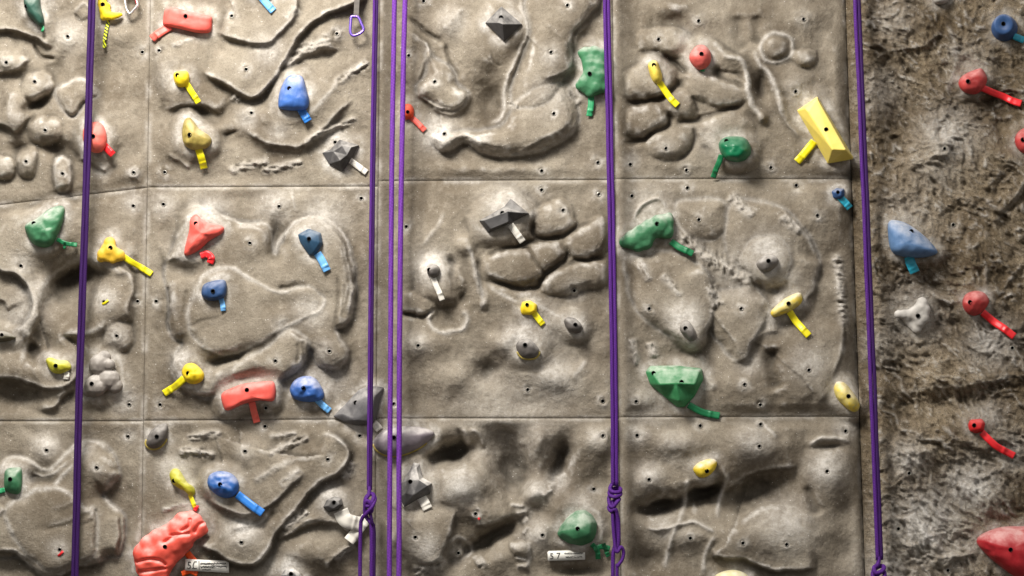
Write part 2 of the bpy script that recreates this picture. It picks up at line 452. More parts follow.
# ---- column 1, middle
frame(0, 190, 2.4)
ridge([(40, 400), (62, 330), (92, 252), (135, 198), (190, 166), (250, 166), (300, 215)], 13, 9, taper=.12)
bump(160, 232, 70, 58, -22, -30); bump(190, 196, 60, 30, -13, -10)
bump(88, 372, 44, 48, -14, 10); ridge([(128, 372), (165, 345), (215, 340), (262, 306)], 8, 7)
ledge([(-60, 150), (0, 190), (48, 208), (74, 246), (72, 300), (36, 350)], 14, 34, side=1, taper=.08)
bump(100, 90, 140, 70, 8); bump(254, 272, 54, 56, 9); ledge([(270, 170), (310, 205), (322, 245), (306, 285), (318, 320)], 8, 16, side=-1)
pillow(282, 350, 42, 46, 10); ridge([(140, 345), (190, 380), (200, 420)], -6, 4)
ledge([(-40, 448), (40, 452), (110, 476), (168, 462), (188, 430)], 14, 30, soft=3, taper=.1); bump(50, 425, 70, 34, 8)
ledge([(90, 528), (128, 522), (152, 490), (190, 470)], 7, 14); ridge([(135, 500), (160, 480)], 3, 3)
ledge([(-20, 258), (10, 266), (24, 290)], 6, 12); bump(25, 350, 34, 20, 6); ridge([(200, 500), (210, 430), (240, 390), (280, 400), (292, 470), (270, 510)], 3, 3)
ridge([(60, 540), (180, 545)], -2, 6); bump(330, 300, 20, 120, -3); bump(40, 500, 60, 30, -6)
ridge([(96, 280), (70, 330), (50, 420)], 5, 5)
chalk(50, 180, 26, .4); chalk(80, 250, 40, .35); chalk(320, 30, 22, .4); chalk(300, 505, 30, .4); chalk(250, 262, 26, .45); chalk(280, 350, 30, .35); chalk(60, 300, 50, .3)
# ---- column 2, middle
frame(140, 180, 2.35)
OUT = [(58, 212), (80, 150), (114, 96), (158, 66), (214, 96), (300, 104), (318, 172), (345, 122), (400, 86), (462, 106), (496, 170), (506, 260), (490, 332), (462, 352), (486, 402), (476, 436), (424, 440), (400, 405), (380, 452), (330, 476), (250, 478), (205, 500), (152, 512), (96, 482), (74, 432), (100, 384), (70, 360), (64, 270)]
plateau(OUT, 9, 4.5)
ridge([(80, 150), (114, 95), (158, 65), (200, 88), (245, 104), (300, 104), (312, 140), (318, 174), (330, 140), (368, 97), (420, 86), (470, 114), (497, 176), (504, 250)], 5, 2.0, taper=.06)
ridge([(220, 110), (270, 112), (296, 128)], 3, 1.6)
ledge([(440, 100), (470, 140), (490, 200), (500, 260), (484, 330)], 5, 7, side=-1); ledge([(450, 130), (478, 190), (482, 280), (462, 340)], 4, 5, side=-1)
ridge([(466, 220), (462, 345)], -4, 1.8); ridge([(480, 240), (476, 325)], -3, 1.6)
ledge([(505, 235), (500, 300), (480, 342), (462, 352), (488, 402), (474, 438), (428, 442)], 7, 14, side=-1, taper=.1)
LEAF = [(112, 330), (140, 240), (210, 206), (262, 236), (330, 262), (400, 250), (432, 284), (402, 316), (340, 346), (270, 386), (205, 412), (146, 388)]
plateau(LEAF, 9, 6.0, lean=.2)
ridge([(120, 300), (150, 226), (208, 205), (262, 234), (322, 262), (372, 256)], 5, 2.2, taper=.1)
bump(352, 290, 80, 24, -10, -8); ridge([(428, 272), (424, 304), (352, 340), (300, 366)], 6, 2.6, taper=.12); ridge([(320, 256), (398, 246)], -4, 3)
bump(210, 416, 70, 20, -14, -24); ledge([(130, 380), (190, 412), (262, 392), (330, 350)], 12, 26, soft=3, taper=.1)
bump(178, 342, 46, 26, -8, -20); ridge([(112, 345), (150, 330), (190, 318)], -3, 2)
plateau([(212, 452), (290, 398), (352, 350), (396, 382), (382, 432), (338, 472), (280, 470)], 8, 5); ledge([(345, 345), (372, 372), (392, 382), (382, 432), (336, 476)], 7, 12, side=-1)
ridge([(374, 380), (368, 436)], -4, 1.8); ridge([(386, 378), (382, 432)], -3, 1.6)
for k in range(4):
    ledge([(100 + 12 * k, 492 - 10 * k), (160 + 6 * k, 502 - 14 * k), (205, 470 - 10 * k), (255, 446 - 6 * k), (300, 440)], 3.4, 6)
ledge([(56, 196), (80, 184), (120, 182), (150, 202)], 6, 14, side=1); bump(100, 215, 50, 22, -7)
ridge([(66, 250), (66, 360)], -4, 1.8, taper=.05); ridge([(106, 255), (104, 330)], -3, 1.8); bump(86, 300, 24, 60, 4)
ridge([(100, 380), (80, 420), (82, 462)], 3.5, 2.4); bump(445, 402, 36, 34, 6); bump(258, 148, 50, 34, 5); bump(327, 62, 60, 36, 3)
ridge([(352, 20), (368, 78)], 2.5, 2)
bump(318, 130, 14, 40, -6, 8); bump(410, 170, 60, 60, 5)
chalk(160, 80, 40, .6); chalk(320, 60, 40, .4); chalk(100, 420, 26, .5); chalk(400, 310, 36, .4); chalk(430, 90, 50, .4); chalk(55, 57, 28, .35); chalk(110, 160, 36, .4); chalk(430, 400, 26, .3); chalk(440, 470, 50, .35); chalk(335, 345, 20, .5); chalk(200, 480, 30, .35)
# ---- column 3, middle
frame(400, 190, 2.88)
bump(330, 200, 280, 170, 4)
pillow(288, 92, 108, 92, 15, -8); pillow(448, 84, 66, 62, 14); pillow(325, 216, 120, 62, 18, 0); pillow(424, 186, 62, 58, 15); pillow(545, 138, 84, 60, 17, -28); pillow(495, 250, 125, 54, 15, -8)
pillow(115, 268, 84, 74, 15); pillow(55, 330, 60, 40, 10, 20)
ridge([(232, 192), (330, 165), (382, 148), (468, 138)], -7, 3); ridge([(388, 60), (388, 128), (440, 142), (500, 110), (580, 78)], -6, 3)
ridge([(362, 160), (418, 246)], -4, 2.2); ridge([(466, 142), (484, 190), (412, 244), (388, 284), (302, 274), (232, 236)], -7, 3); ridge([(392, 286), (430, 240), (520, 202), (596, 195)], -6, 3)
ridge([(188, 150), (215, 220), (232, 290), (242, 352)], 9, 5, taper=.12); bump(186, 156, 22, 24, 8); ridge([(226, 190), (236, 330)], -6, 3)
ridge([(236, 262), (320, 312), (430, 350), (520, 402)], 6, 15)
ridge([(180, 345), (192, 372), (178, 402), (138, 412), (96, 400), (82, 368), (96, 340)], 4, 2.6, taper=.05); bump(134, 372, 38, 32, -3)
ridge([(0, 352), (60, 364), (104, 340)], -6, 2.4)
bump(250, 520, 44, 30, -9, -30); bump(360, 450, 80, 60, 6); bump(60, 445, 70, 50, 6); bump(440, 540, 90, 40, 6); bump(150, 540, 60, 40, 5); bump(500, 380, 50, 40, 6)
ridge([(140, 180), (160, 260), (200, 340)], -5, 5); bump(110, 120, 60, 70, 4, -30); ridge([(60, 170), (110, 100), (130, 60)], 2, 3); bump(300, 440, 40, 30, 6)
ridge([(490, 545), (515, 520), (540, 490)], 3, 5)
chalk(92, 225, 45, .8); chalk(310, 50, 60, .55); chalk(350, 440, 50, .7); chalk(495, 380, 36, .5); chalk(50, 440, 30, .4); chalk(420, 400, 80, .25); chalk(500, 290, 30, .4); chalk(440, 540, 70, .4); chalk(365, 385, 24, .5)
# ---- column 4, middle
frame(612, 176, 2.36)
plateau([(155, 60), (262, 58), (268, 112), (246, 146), (196, 150), (160, 120)], 6, 6)
shale([(140, 130), (220, 188), (290, 226), (350, 262)], 8, 2.2, 31, 80); ledge([(150, 110), (190, 150), (250, 200), (320, 235), (360, 265)], 6, 16, side=-1)
plateau([(290, 60), (390, 70), (440, 110), (486, 180), (480, 250), (440, 300), (400, 280), (350, 250), (290, 210), (265, 150)], 7, 7); ridge([(404, 84), (450, 135), (488, 190)], 3, 2.4)
plateau([(300, 200), (330, 150), (380, 140), (415, 165), (420, 210), (392, 250), (360, 268), (320, 240)], 8, 5); ledge([(352, 270), (395, 252), (422, 210), (415, 160)], 6, 14, side=1)
ledge([(492, 190), (474, 268), (440, 304)], 8, 22, side=-1)
plateau([(30, 200), (80, 180), (150, 180), (216, 216), (240, 282), (232, 340), (206, 392), (150, 384), (60, 320)], 8, 8); ledge([(200, 196), (236, 262), (236, 330), (206, 394)], 9, 26, side=-1)
plateau([(244, 280), (300, 260), (340, 264), (366, 305), (358, 345), (332, 388), (312, 430), (284, 428), (236, 370)], 8, 8); ledge([(340, 262), (366, 306), (356, 348), (330, 390), (312, 432), (276, 432)], 9, 22, side=-1)
shale([(232, 255), (252, 310)], 7, 2.6, 33); shale([(275, 42), (335, 98)], 6, 2.6, 35); shale([(398, 90), (445, 135)], 6, 2.4, 37); shale([(530, 175), (540, 270), (548, 362)], 5, 2.8, 39, 0)
shale([(62, 190), (90, 250)], 4, 2.2, 41); shale([(115, 230), (165, 285)], 4, 2.2, 43); shale([(45, 380), (60, 450)], 5, 2.2, 45); shale([(90, 390), (100, 430)], 5, 2.2, 47); shale([(208, 420), (236, 510)], 5, 2.2, 49)
ridge([(42, 130), (68, 72), (110, 54), (142, 88)], 5, 2.2)
ridge([(385, 400), (378, 450), (392, 512)], -9, 8); bump(455, 452, 66, 86, 11); ledge([(548, 330), (538, 420), (500, 520), (470, 540)], 10, 34, side=-1, soft=6)
bump(172, 352, 48, 40, 8); bump(360, 390, 50, 40, 5, 30); ledge([(320, 400), (350, 375), (400, 360)], 4, 14); bump(310, 490, 90, 60, 6); bump(485, 95, 80, 60, 5); bump(90, 315, 60, 50, 4)
bump(60, 530, 50, 30, 4)
chalk(170, 340, 40, .7); chalk(368, 180, 40, .65); chalk(410, 250, 30, .4); chalk(300, 225, 60, .35); chalk(325, 440, 30, .3); chalk(465, 445, 40, .35); chalk(90, 75, 50, .3); chalk(375, 340, 30, .4); chalk(540, 510, 40, .45); chalk(90, 540, 50, .3)
# ---- column 1, bottom
frame(0, 416, 3.6)
plateau([(-60, 200), (0, 190), (34, 150), (84, 150), (150, 192), (192, 184), (240, 132), (292, 92), (350, 90), (406, 130), (428, 190), (420, 230), (375, 278), (392, 312), (442, 352), (446, 430), (430, 502), (390, 506), (282, 540), (200, 572), (130, 560), (82, 512), (-60, 480)], 9, 4.5, lean=.2)
ridge([(-20, 215), (0, 190), (34, 150), (84, 152), (150, 192), (192, 184), (240, 132), (292, 94), (350, 92), (404, 130)], 5, 2.4, taper=.08); ridge([(100, 195), (150, 214), (200, 200), (255, 155)], 3, 2)
ledge([(426, 190), (420, 230), (372, 274)], 8, 14, side=-1)
plateau([(20, 350), (62, 300), (140, 266), (212, 260), (262, 292), (300, 330), (345, 340), (350, 480), (280, 530), (190, 560), (120, 520), (50, 440)], 8, 5); ridge([(20, 352), (62, 300), (140, 265), (212, 259), (264, 295)], 5, 2.4)
ledge([(160, 398), (230, 382), (300, 345), (340, 332)], 7, 18); bump(195, 400, 60, 18, -7, -12); ledge([(180, 340), (230, 325), (280, 300)], 5, 12)
ridge([(24, 360), (34, 400), (50, 428)], 6, 2.6); ridge([(345, 330), (348, 480)], -4, 1.8, taper=.06); ridge([(270, 395), (340, 372)], -4, 2); ridge([(375, 278), (390, 312), (432, 345)], 4, 2.2)
ledge([(416, 350), (424, 430), (410, 502)], 5, 6, side=-1); ledge([(434, 350), (442, 430), (430, 500)], 5, 6, side=-1); ridge([(425, 350), (432, 440), (420, 500)], -4, 1.5)
ledge([(-40, 495), (40, 482), (84, 512), (140, 562), (205, 574), (290, 542), (390, 508)], 9, 20, side=1, taper=.08); ridge([(0, 478), (50, 486), (100, 520)], 4, 2.4)
ledge([(-40, 360), (0, 348), (22, 330)], 7, 14); bump(92, 225, 60, 26, -8, -10); bump(350, 190, 56, 52, 6); bump(168, 125, 60, 44, 5); bump(215, 480, 70, 50, 6); bump(170, 225, 50, 20, -5)
ridge([(190, 255), (225, 215), (270, 170)], 3.5, 2.2)
chalk(165, 105, 45, .45); chalk(210, 480, 34, .4); chalk(92, 215, 30, .5); chalk(300, 120, 40, .3); chalk(350, 190, 26, .3); chalk(470, 70, 26, .3)
# ---- column 2, bottom
frame(140, 416, 3.6)
ledge([(660, 60), (720, 88), (748, 130), (740, 172), (700, 208), (640, 244), (582, 308), (532, 368), (492, 420), (462, 480), (420, 526), (370, 536), (310, 516), (262, 482), (190, 455)], 17, 44, side=-1, taper=.06)
ridge([(655, 58), (705, 76), (748, 118)], 4, 2.2); bump(600, 170, 150, 60, 5, -40)
ledge([(245, 298), (300, 330), (362, 356), (422, 346), (482, 302), (545, 248), (590, 196)], 14, 34, taper=.1)
shale([(165, 82), (225, 66), (298, 60)], 3.8, 3.0, 51); shale([(132, 130), (200, 126), (275, 142)], 3.8, 3.0, 53); shale([(405, 242), (480, 192), (565, 148)], 3.4, 3.0, 55); shale([(455, 142), (530, 105), (614, 72)], 3.6, 3.0, 57); shale([(500, 252), (540, 222), (580, 186)], 4.5, 2.6, 59); shale([(72, 342), (140, 322), (220, 308)], 2.6, 2.4, 61); shale([(460, 75), (570, 62)], 3, 1.6, 62)
ledge([(500, 450), (560, 408), (640, 384), (705, 386), (760, 430)], 9, 18, taper=.12); ledge([(540, 410), (600, 380), (680, 368)], 5, 10)
bump(600, 490, 90, 60, 9); ledge([(660, 560), (700, 512), (760, 465), (800, 430)], 7, 16, side=1); shale([(695, 520), (775, 460)], 4, 2.6, 63); shale([(515, 410), (560, 370), (610, 340)], 5, 2.6, 65)
shale([(760, 160), (752, 200), (720, 225)], 5, 2.2, 67)
bump(370, 455, 70, 50, 7); ridge([(310, 398), (370, 400), (440, 380), (470, 330)], 4, 4); bump(372, 130, 90, 50, 4); bump(690, 320, 50, 40, 4); bump(420, 390, 90, 18, -5, -25)
bump(540, 555, 40, 26, 6)
chalk(370, 405, 55, .7); chalk(120, 190, 50, .45); chalk(690, 300, 50, .65); chalk(540, 545, 40, .8); chalk(720, 360, 40, .4); chalk(200, 330, 50, .4); chalk(480, 540, 50, .3); chalk(378, 127, 30, .25)
# ---- column 3, bottom
frame(400, 412, 3.51)
bump(182, 142, 78, 42, -30, -8); bump(215, 262, 84, 58, 20, -15); bump(395, 195, 74, 100, -26, -20); bump(560, 165, 34, 80, -20, 18); bump(360, 90, 60, 50, -6)
bump(75, 432, 110, 96, 12, p=1.6); ledge([(192, 330), (182, 390), (168, 436), (130, 512), (60, 530)], 9, 26, side=-1); bump(200, 490, 52, 52, -8); ridge([(160, 470), (200, 440), (240, 465), (245, 500), (210, 525)], 3, 3); bump(204, 494, 22, 22, 5)
bump(320, 440, 120, 26, -13, -30); bump(340, 520, 70, 40, 5, -30); ledge([(255, 400), (320, 392), (400, 360)], 8, 22); bump(470, 285, 50, 40, 11); bump(280, 350, 80, 40, 5)
for (a, b, w) in [((585, 205), (540, 235), 14), ((560, 240), (515, 268), 13), ((545, 265), (500, 300), 13), ((440, 330), (380, 322), 12), ((450, 350), (400, 352), 11), ((450, 370), (420, 390), 11), ((450, 400), (430, 430), 10), ((445, 520), (400, 512), 11), ((450, 545), (405, 545), 11)]:
    ridge([a, b], 6, w / 3.51, taper=.25)
pillow(420, 480, 38, 36, 11); ridge([(455, 440), (452, 500), (440, 560)], 4, 4)
ridge([(220, 50), (236, 90), (250, 120)], 4, 4); ridge([(245, 50), (280, 90), (300, 125)], 5, 4); ridge([(205, 50), (215, 110), (235, 150)], -5, 4)
bump(690, 250, 70, 60, -7); bump(600, 330, 80, 60, 5); bump(700, 110, 60, 50, 5); ridge([(695, 340), (706, 400), (700, 470)], 4, 3); ridge([(625, 320), (680, 345), (712, 360)], 3, 3)
bump(500, 440, 50, 50, 6); bump(620, 560, 100, 26, -7); shale([(40, 560), (120, 545), (160, 505)], 6, 2.2, 71); shale([(270, 540), (300, 520)], 6, 2.4, 73); bump(100, 110, 40, 50, 5)
bump(480, 120, 26, 60, 6, 10); bump(290, 480, 46, 30, -5)
chalk(215, 265, 60, .6); chalk(480, 280, 40, .5); chalk(550, 240, 40, .4); chalk(90, 480, 50, .45); chalk(690, 95, 36, .4); chalk(480, 430, 50, .4); chalk(60, 260, 70, .6); chalk(200, 490, 34, .35); chalk(640, 330, 50, .3); chalk(380, 30, 200, .22); chalk(440, 350, 30, .35)
# ---- column 4, bottom
frame(612, 412, 3.51)
bump(172, 328, 80, 34, -24, -14); bump(322, 284, 66, 38, -25, -28); bump(490, 280, 130, 70, -22, -20)
ledge([(395, 300), (430, 250), (520, 206), (600, 190), (668, 196)], 12, 34, soft=4, side=1)
ledge([(95, 352), (150, 312), (230, 296), (300, 258), (385, 250)], 8, 26, soft=4, side=1)
ridge([(108, 412), (160, 412), (210, 400), (290, 386), (372, 426)], 8, 4); ridge([(440, 402), (500, 360), (560, 335), (610, 345)], 6, 6)
ridge([(268, 226), (250, 330), (226, 400), (208, 450), (178, 552)], 5, 3.2, taper=.08); ridge([(404, 196), (398, 260), (374, 330), (366, 380)], 5, 3.2); ridge([(366, 425), (335, 480), (318, 580)], 4, 3)
bump(605, 420, 110, 80, 13); bump(440, 450, 80, 50, 6); bump(270, 440, 60, 40, 6)
ledge([(345, 478), (380, 512), (462, 514), (545, 548), (620, 552), (720, 545)], 11, 26, taper=.08)
bump(755, 210, 80, 90, 9); bump(225, 112, 100, 50, 9); bump(505, 110, 110, 60, 8); bump(88, 80, 60, 50, 4); bump(130, 235, 70, 50, 6)
ridge([(680, 122), (740, 92), (800, 92), (850, 112)], 5, 3); bump(760, 125, 60, 14, -6); ridge([(688, 250), (700, 310), (725, 372)], -5, 6); bump(800, 480, 60, 60, -6); bump(110, 520, 80, 50, -8); bump(720, 480, 90, 80, 4)
ridge([(520, 30), (555, 65), (580, 92)], 3.5, 2); ridge([(380, 170), (410, 245), (470, 240)], 2, 2); bump(820, 340, 40, 80, -4)
chalk(755, 200, 60, .55); chalk(610, 400, 90, .4); chalk(130, 225, 45, .45); chalk(500, 110, 60, .4); chalk(220, 120, 60, .25); chalk(90, 80, 40, .4); chalk(300, 180, 40, .5); chalk(180, 405, 50, .3); chalk(820, 60, 40, .4); chalk(265, 440, 40, .2)

# ---- broad swell and sandy grain of the panels
H += fbm(GX, GY, 80, 3, 0.5, 201) * 4.0
G_ = fbm(GX, GY, 13, 4, 0.55, 211)
H += G_ * 0.6 + fbm(GX, GY, 5, 2, 0.5, 215, True) * 0.16

# ---- keep each panel's own relief away from its joints, then sink the arrises of the panels
def joint_dist():
    d = np.full(GX.shape, 1e9)
    jy = GY
    for f in (v1, v2, v3, v4): d = np.minimum(d, np.abs(GX - f(jy)))
    for i in range(4):
        m = (GX >= V[i](GY)) & (GX < V[i + 1](GY))
        for R in (RT[i], RB[i]):
            d = np.where(m, np.minimum(d, np.abs(GY - R(GX))), d)
    return d
JD = joint_dist()
LOW = fbm(GX, GY, 140, 2, 0.5, 77) * 1.5
EJ = smooth((JD - 1.0) / 13.0)
H = H * EJ + LOW * (1 - EJ)
for f, w, dp in ((v2, 5.0, 3.0), (v3, 4.0, 3.0), (v4, 6.0, 5.0)):
    H -= dp * np.exp(-(np.abs(GX - f(GY)) / w) ** 1.5)
CH = np.maximum(CH, 0.30 * np.exp(-((JD - 1.5) / 2.0) ** 2) * smooth(fbm(GX, GY, 30, 3, 0.5, 5) + 0.5))

# ---- right hand wall of rough rock
a = math.radians(38)
ru = GX * math.cos(a) + GY * math.sin(a); rv = -GX * math.sin(a) + GY * math.cos(a)
wx = fbm(GX, GY, 60, 3, 0.5, 301) * 16; wy = fbm(GX, GY, 60, 3, 0.5, 302) * 16
R_ = fbm((ru + wx) / 1.8, rv + wy, 46, 5, 0.56, 303, True) * 5.0
R_ += fbm(GX + wx, (GY + wy) , 120, 3, 0.5, 305) * 6.5
R_ += fbm((ru + wy) / 2.0, rv + wx, 11.0, 4, 0.62, 307, True) * 2.3
R_ += fbm((ru + wx * .5) / 1.7, rv, 5.0, 3, 0.65, 309, True) * 0.9
rock = GX > V[4](GY)
CH = np.where(rock, 0.0, CH)
Hp = H.copy(); H = R_ + 4.0
frame(860, 0, 1.988)
ledge([(350, 320), (320, 385), (290, 425), (262, 448)], 12, 26, side=-1, soft=2); ridge([(345, 345), (310, 402), (268, 444)], -9, 3)
ridge([(172, 40), (190, 90), (182, 160), (168, 190)], 6, 5); bump(170, 290, 70, 56, 7); bump(90, 240, 50, 90, -6, 20); bump(250, 220, 70, 60, -6, -30)
bump(100, 480, 80, 50, 5); bump(60, 40, 60, 60, 7); ledge([(20, 130), (60, 100), (130, 90), (170, 60)], 6, 14); bump(240, 500, 70, 60, 6)
chalk(175, 270, 55, .55); chalk(190, 100, 14, .5); chalk(40, 180, 50, .28); chalk(90, 440, 60, .3); chalk(60, 40, 40, .3); chalk(220, 130, 40, .35); chalk(150, 330, 50, .35)
frame(860, 286, 1.988)
ledge([(60, 215), (150, 205), (230, 195), (340, 175)], 8, 24, soft=6, side=1); bump(200, 225, 120, 20, -6, -6); bump(260, 420, 70, 60, 7); bump(120, 480, 80, 60, 6); bump(170, 300, 120, 30, 4)
ledge([(160, 570), (190, 540), (240, 530)], 8, 16); bump(100, 350, 50, 50, 5)
chalk(105, 60, 60, .5); chalk(130, 480, 80, .75); chalk(220, 400, 55, .75); chalk(260, 110, 50, .55); chalk(95, 345, 40, .6); chalk(250, 265, 40, .4); chalk(300, 330, 40, .45); chalk(60, 560, 60, .5); chalk(180, 520, 60, .5); chalk(40, 120, 40, .3)
edge = np.clip(GX - V[4](GY), 0, None)
H = H * smooth(edge / 22.0) - 4.0 * np.exp(-(edge / 5.0)) + fbm(GX, GY, 7, 3, 0.6, 333) * 1.2 * (edge < 60)
H = np.where(rock, H, Hp)
# ------------------------------------------------------------------ holds: where they are (zoom coordinates) and how they look
Z = {1: (0, 0, 2.88), 2: (200, 0, 2.88), 3: (400, 0, 2.88), 4: (600, 0, 2.88), 5: (804, 0, 2.88), 6: (0, 190, 2.88), 7: (200, 190, 2.88), 8: (400, 190, 2.88), 9: (600, 190, 2.88), 10: (804, 190, 2.88), 11: (0, 376, 2.88), 12: (200, 376, 2.88), 13: (400, 376, 2.88), 14: (600, 376, 2.88), 15: (804, 376, 2.88), 'C': (140, 180, 2.35), 'B': (140, 0, 3.033), 'Q': (125, 500, 7.575), 'W': (320, 370, 3.2), 'J': (140, 416, 3.6), 'E': (0, 190, 2.4), 'Y': (90, 0, 9.6), 'G': (535, 480, 6.0), 'D': (612, 0, 3.115), 'H': (612, 176, 2.36)}
HOLDS = []
def hold(z, kind, label, group, outline, depth, bolt, mat, tape=None, cat='climbing hold', **kw):
    fr = Z[z]; c = ZC(*fr)
    d = dict(z=z, kind=kind, label=label, group=group, out=np.array(c(outline)), depth=depth, bolt=c([bolt])[0] if bolt else None, mat=mat, cat=cat)
    d['tape'] = [(m, c(p), w) for m, p, w in (tape or [])]
    d['kw'] = kw; d['c'] = c; d['s'] = fr[2]
    HOLDS.append(d); return d

GY_, GB, GG, GR, GK = 'yellow climbing holds', 'blue climbing holds', 'green climbing holds', 'red and coral climbing holds', 'grey climbing holds'
# ---- row of the top panels
hold(1, 'dome', 'dark green tapered hold at the top left corner, narrow end pointing down', GG, [(70, -8), (110, -18), (118, 20), (128, 62), (118, 76), (96, 60), (76, 34)], 15, (76, 18), 'green_dark', [('tape_green', [(118, 68), (124, 80), (121, 92)], 3)], flat=2.0)
hold('Y', 'blob', 'bright yellow curved jug at the top edge with striped tape hanging', GY_, [(75, -30), (160, -40), (180, 40), (315, 140), (280, 190), (140, 195), (110, 110)], 14, (122, 42), 'yellow', [('tape_striped', [(178, 195), (158, 280), (140, 380), (140, 462)], 4)],
     blobs=[(115, -20, 7, 40), (118, 40, 8, 40), (135, 100, 9, 42), (165, 145, 11, 42), (215, 155, 12, 34), (262, 148, 11, 26), (296, 140, 9, 17), (160, 60, 4, 34), (130, 165, 8, 30)], grow=1.2, sm=10)
hold(1, 'dome', 'coral flat brick-shaped hold with a folded tape at its left end', GR, [(482, 22), (545, 32), (606, 47), (611, 60), (606, 92), (570, 95), (520, 84), (474, 73), (469, 62)], 12, (534, 46), 'coral', [('tape_coral', [(492, 76), (470, 88), (452, 100), (437, 112)], 9)], flat=5.0, apex=(540, 58), rough=.3)
hold(1, 'dome', 'small round yellow hold high up left of the blue hold, tape below right', GY_, [(500, 212), (515, 205), (540, 206), (546, 228), (540, 245), (520, 252), (504, 240)], 11, (511, 216), 'yellow', [('tape_yellow', [(537, 240), (550, 262), (562, 280), (572, 296)], 7)])
hold(1, 'dome', 'dusty olive yellow pear-shaped hold with yellow tape straight below', GY_, [(530, 348), (545, 338), (560, 352), (575, 372), (600, 388), (610, 405), (598, 425), (570, 433), (548, 430), (530, 415), (524, 385)], 15, (546, 388), 'yellow_dirty', [('tape_yellow', [(572, 430), (580, 455), (588, 486)], 8.5)], flat=2.0, rough=1.2)
hold(1, 'dome', 'salmon rounded hold half hidden behind the left purple rope', GR, [(262, 352), (290, 354), (305, 378), (308, 410), (295, 436), (272, 440), (248, 425), (238, 395), (243, 365)], 14, (268, 392), 'salmon', [('tape_red', [(300, 418), (312, 432), (326, 446)], 8)])
hold(2, 'dome', 'blue block hold with rounded top and wide flat lower edge', GB, [(250, 222), (275, 215), (296, 222), (306, 255), (314, 290), (306, 315), (270, 319), (232, 314), (225, 300), (230, 262)], 16, (257, 254), 'blue', [('tape_blue', [(290, 314), (300, 330), (312, 350)], 9.5)], apex=(268, 285), flat=2.6)
hold(2, 'facet', 'charcoal angular hold with white tape, below right of the blue block hold', GK, [(352, 440), (375, 430), (402, 402), (458, 418), (440, 452), (412, 494), (372, 472)], 17, None, 'charcoal', [('tape_white', [(428, 458), (450, 475), (480, 497)], 7)],
     top=[(384, 436, 6), (410, 420, 11), (436, 424, 13), (424, 446, 16), (404, 462, 15), (398, 440, 8)], hull=False, bevel=0.5)
hold(3, 'facet', 'charcoal diamond pyramid hold at the top centre', GK, [(245, 66), (292, 18), (352, 70), (300, 120)], 18, (291, 50), 'charcoal', None, top=[(296, 70, 18), (285, 66, 17)], bevel=0.6)
hold(3, 'blob', 'green hourglass-shaped hold beside the rope right of top centre', GG, [(512, 145), (550, 134), (590, 140), (596, 200), (590, 265), (560, 280), (515, 262), (503, 245), (525, 220), (520, 175)], 15, (546, 212), 'green', [('tape_green', [(550, 276), (550, 300), (545, 335)], 7)],
     blobs=[(535, 155, 8, 20), (560, 152, 9, 20), (580, 160, 8, 20), (548, 185, 9, 23), (570, 190, 9, 24), (550, 215, 10, 24), (572, 220, 10, 24), (535, 240, 9, 23), (520, 246, 7, 15), (562, 250, 9, 24), (582, 250, 8, 18), (548, 265, 8, 16), (522, 152, 6, 11)], sm=30, grow=1.1)
hold(3, 'dome', 'tiny orange red hold tucked behind the central ropes', GR, [(5, 320), (12, 302), (30, 300), (40, 315), (38, 336), (22, 345), (8, 340)], 9, (22, 322), 'orange_red', [('tape_coral', [(30, 336), (48, 352), (72, 376)], 6.5)])
hold(4, 'dome', 'slim yellow teardrop hold near the top of the right panel with kinked tape', GY_, [(138, 188), (148, 174), (164, 176), (172, 195), (180, 222), (174, 240), (158, 240), (146, 222)], 13, (155, 187), 'yellow_pale', [('tape_yellow', [(172, 238), (188, 262), (204, 284), (224, 304)], 7.5)])
hold(4, 'dome', 'rounded coral pink egg hold right of the yellow teardrop hold', GR, [(262, 150), (280, 131), (302, 131), (318, 150), (319, 178), (302, 198), (282, 200), (264, 184), (257, 168)], 18, (292, 155), 'red_pink', [('tape_green', [(296, 194), (295, 206)], 5)])
hold(4, 'dome', 'deep green glossy ball hold above the middle joint of the right panels', GG, [(342, 412), (358, 396), (385, 392), (415, 396), (432, 415), (435, 440), (420, 460), (392, 467), (362, 458), (346, 438)], 22, (364, 406), 'green_deep', [('tape_green_dark', [(350, 446), (342, 470), (334, 488), (326, 512)], 6.5)], apex=(388, 430), flat=2.6, rough=.8)
hold('D', 'facet', 'large pale yellow wedge block beside the right hand rope', GY_, [(576, 344), (640, 300), (752, 490), (750, 496), (672, 510)], 30, (667, 403), 'yellow_block', [('tape_yellow', [(630, 440), (612, 462), (594, 484), (576, 504)], 9)],
     top=[(600, 338, 15), (640, 308, 19), (730, 468, 29), (686, 466, 30), (612, 350, 18)], bevel=1.0, hullmode=True, chipped=True)
hold(5, 'lathe', 'dark blue round puck hold in the top right corner', GB, [(540, 75), (575, 38), (612, 60), (612, 95), (580, 118), (545, 104)], 17, (574, 68), 'blue_dark', [('tape_teal', [(604, 104), (634, 116)], 8)])
hold(5, 'dome', 'red hold with long red tape, upper right on the rough rock', GR, [(446, 232), (462, 214), (500, 198), (515, 200), (528, 228), (515, 258), (492, 272), (462, 266), (447, 250)], 15, (472, 234), 'red', [('tape_red', [(512, 252), (548, 268), (575, 278), (600, 290), (626, 298)], 8)], rough=.9)
hold(5, 'dome', 'red hold cut by the right edge of the frame', GR, [(608, 395), (622, 375), (650, 366), (680, 390), (685, 420), (660, 446), (628, 440), (610, 420)], 15, (630, 402), 'red', None)
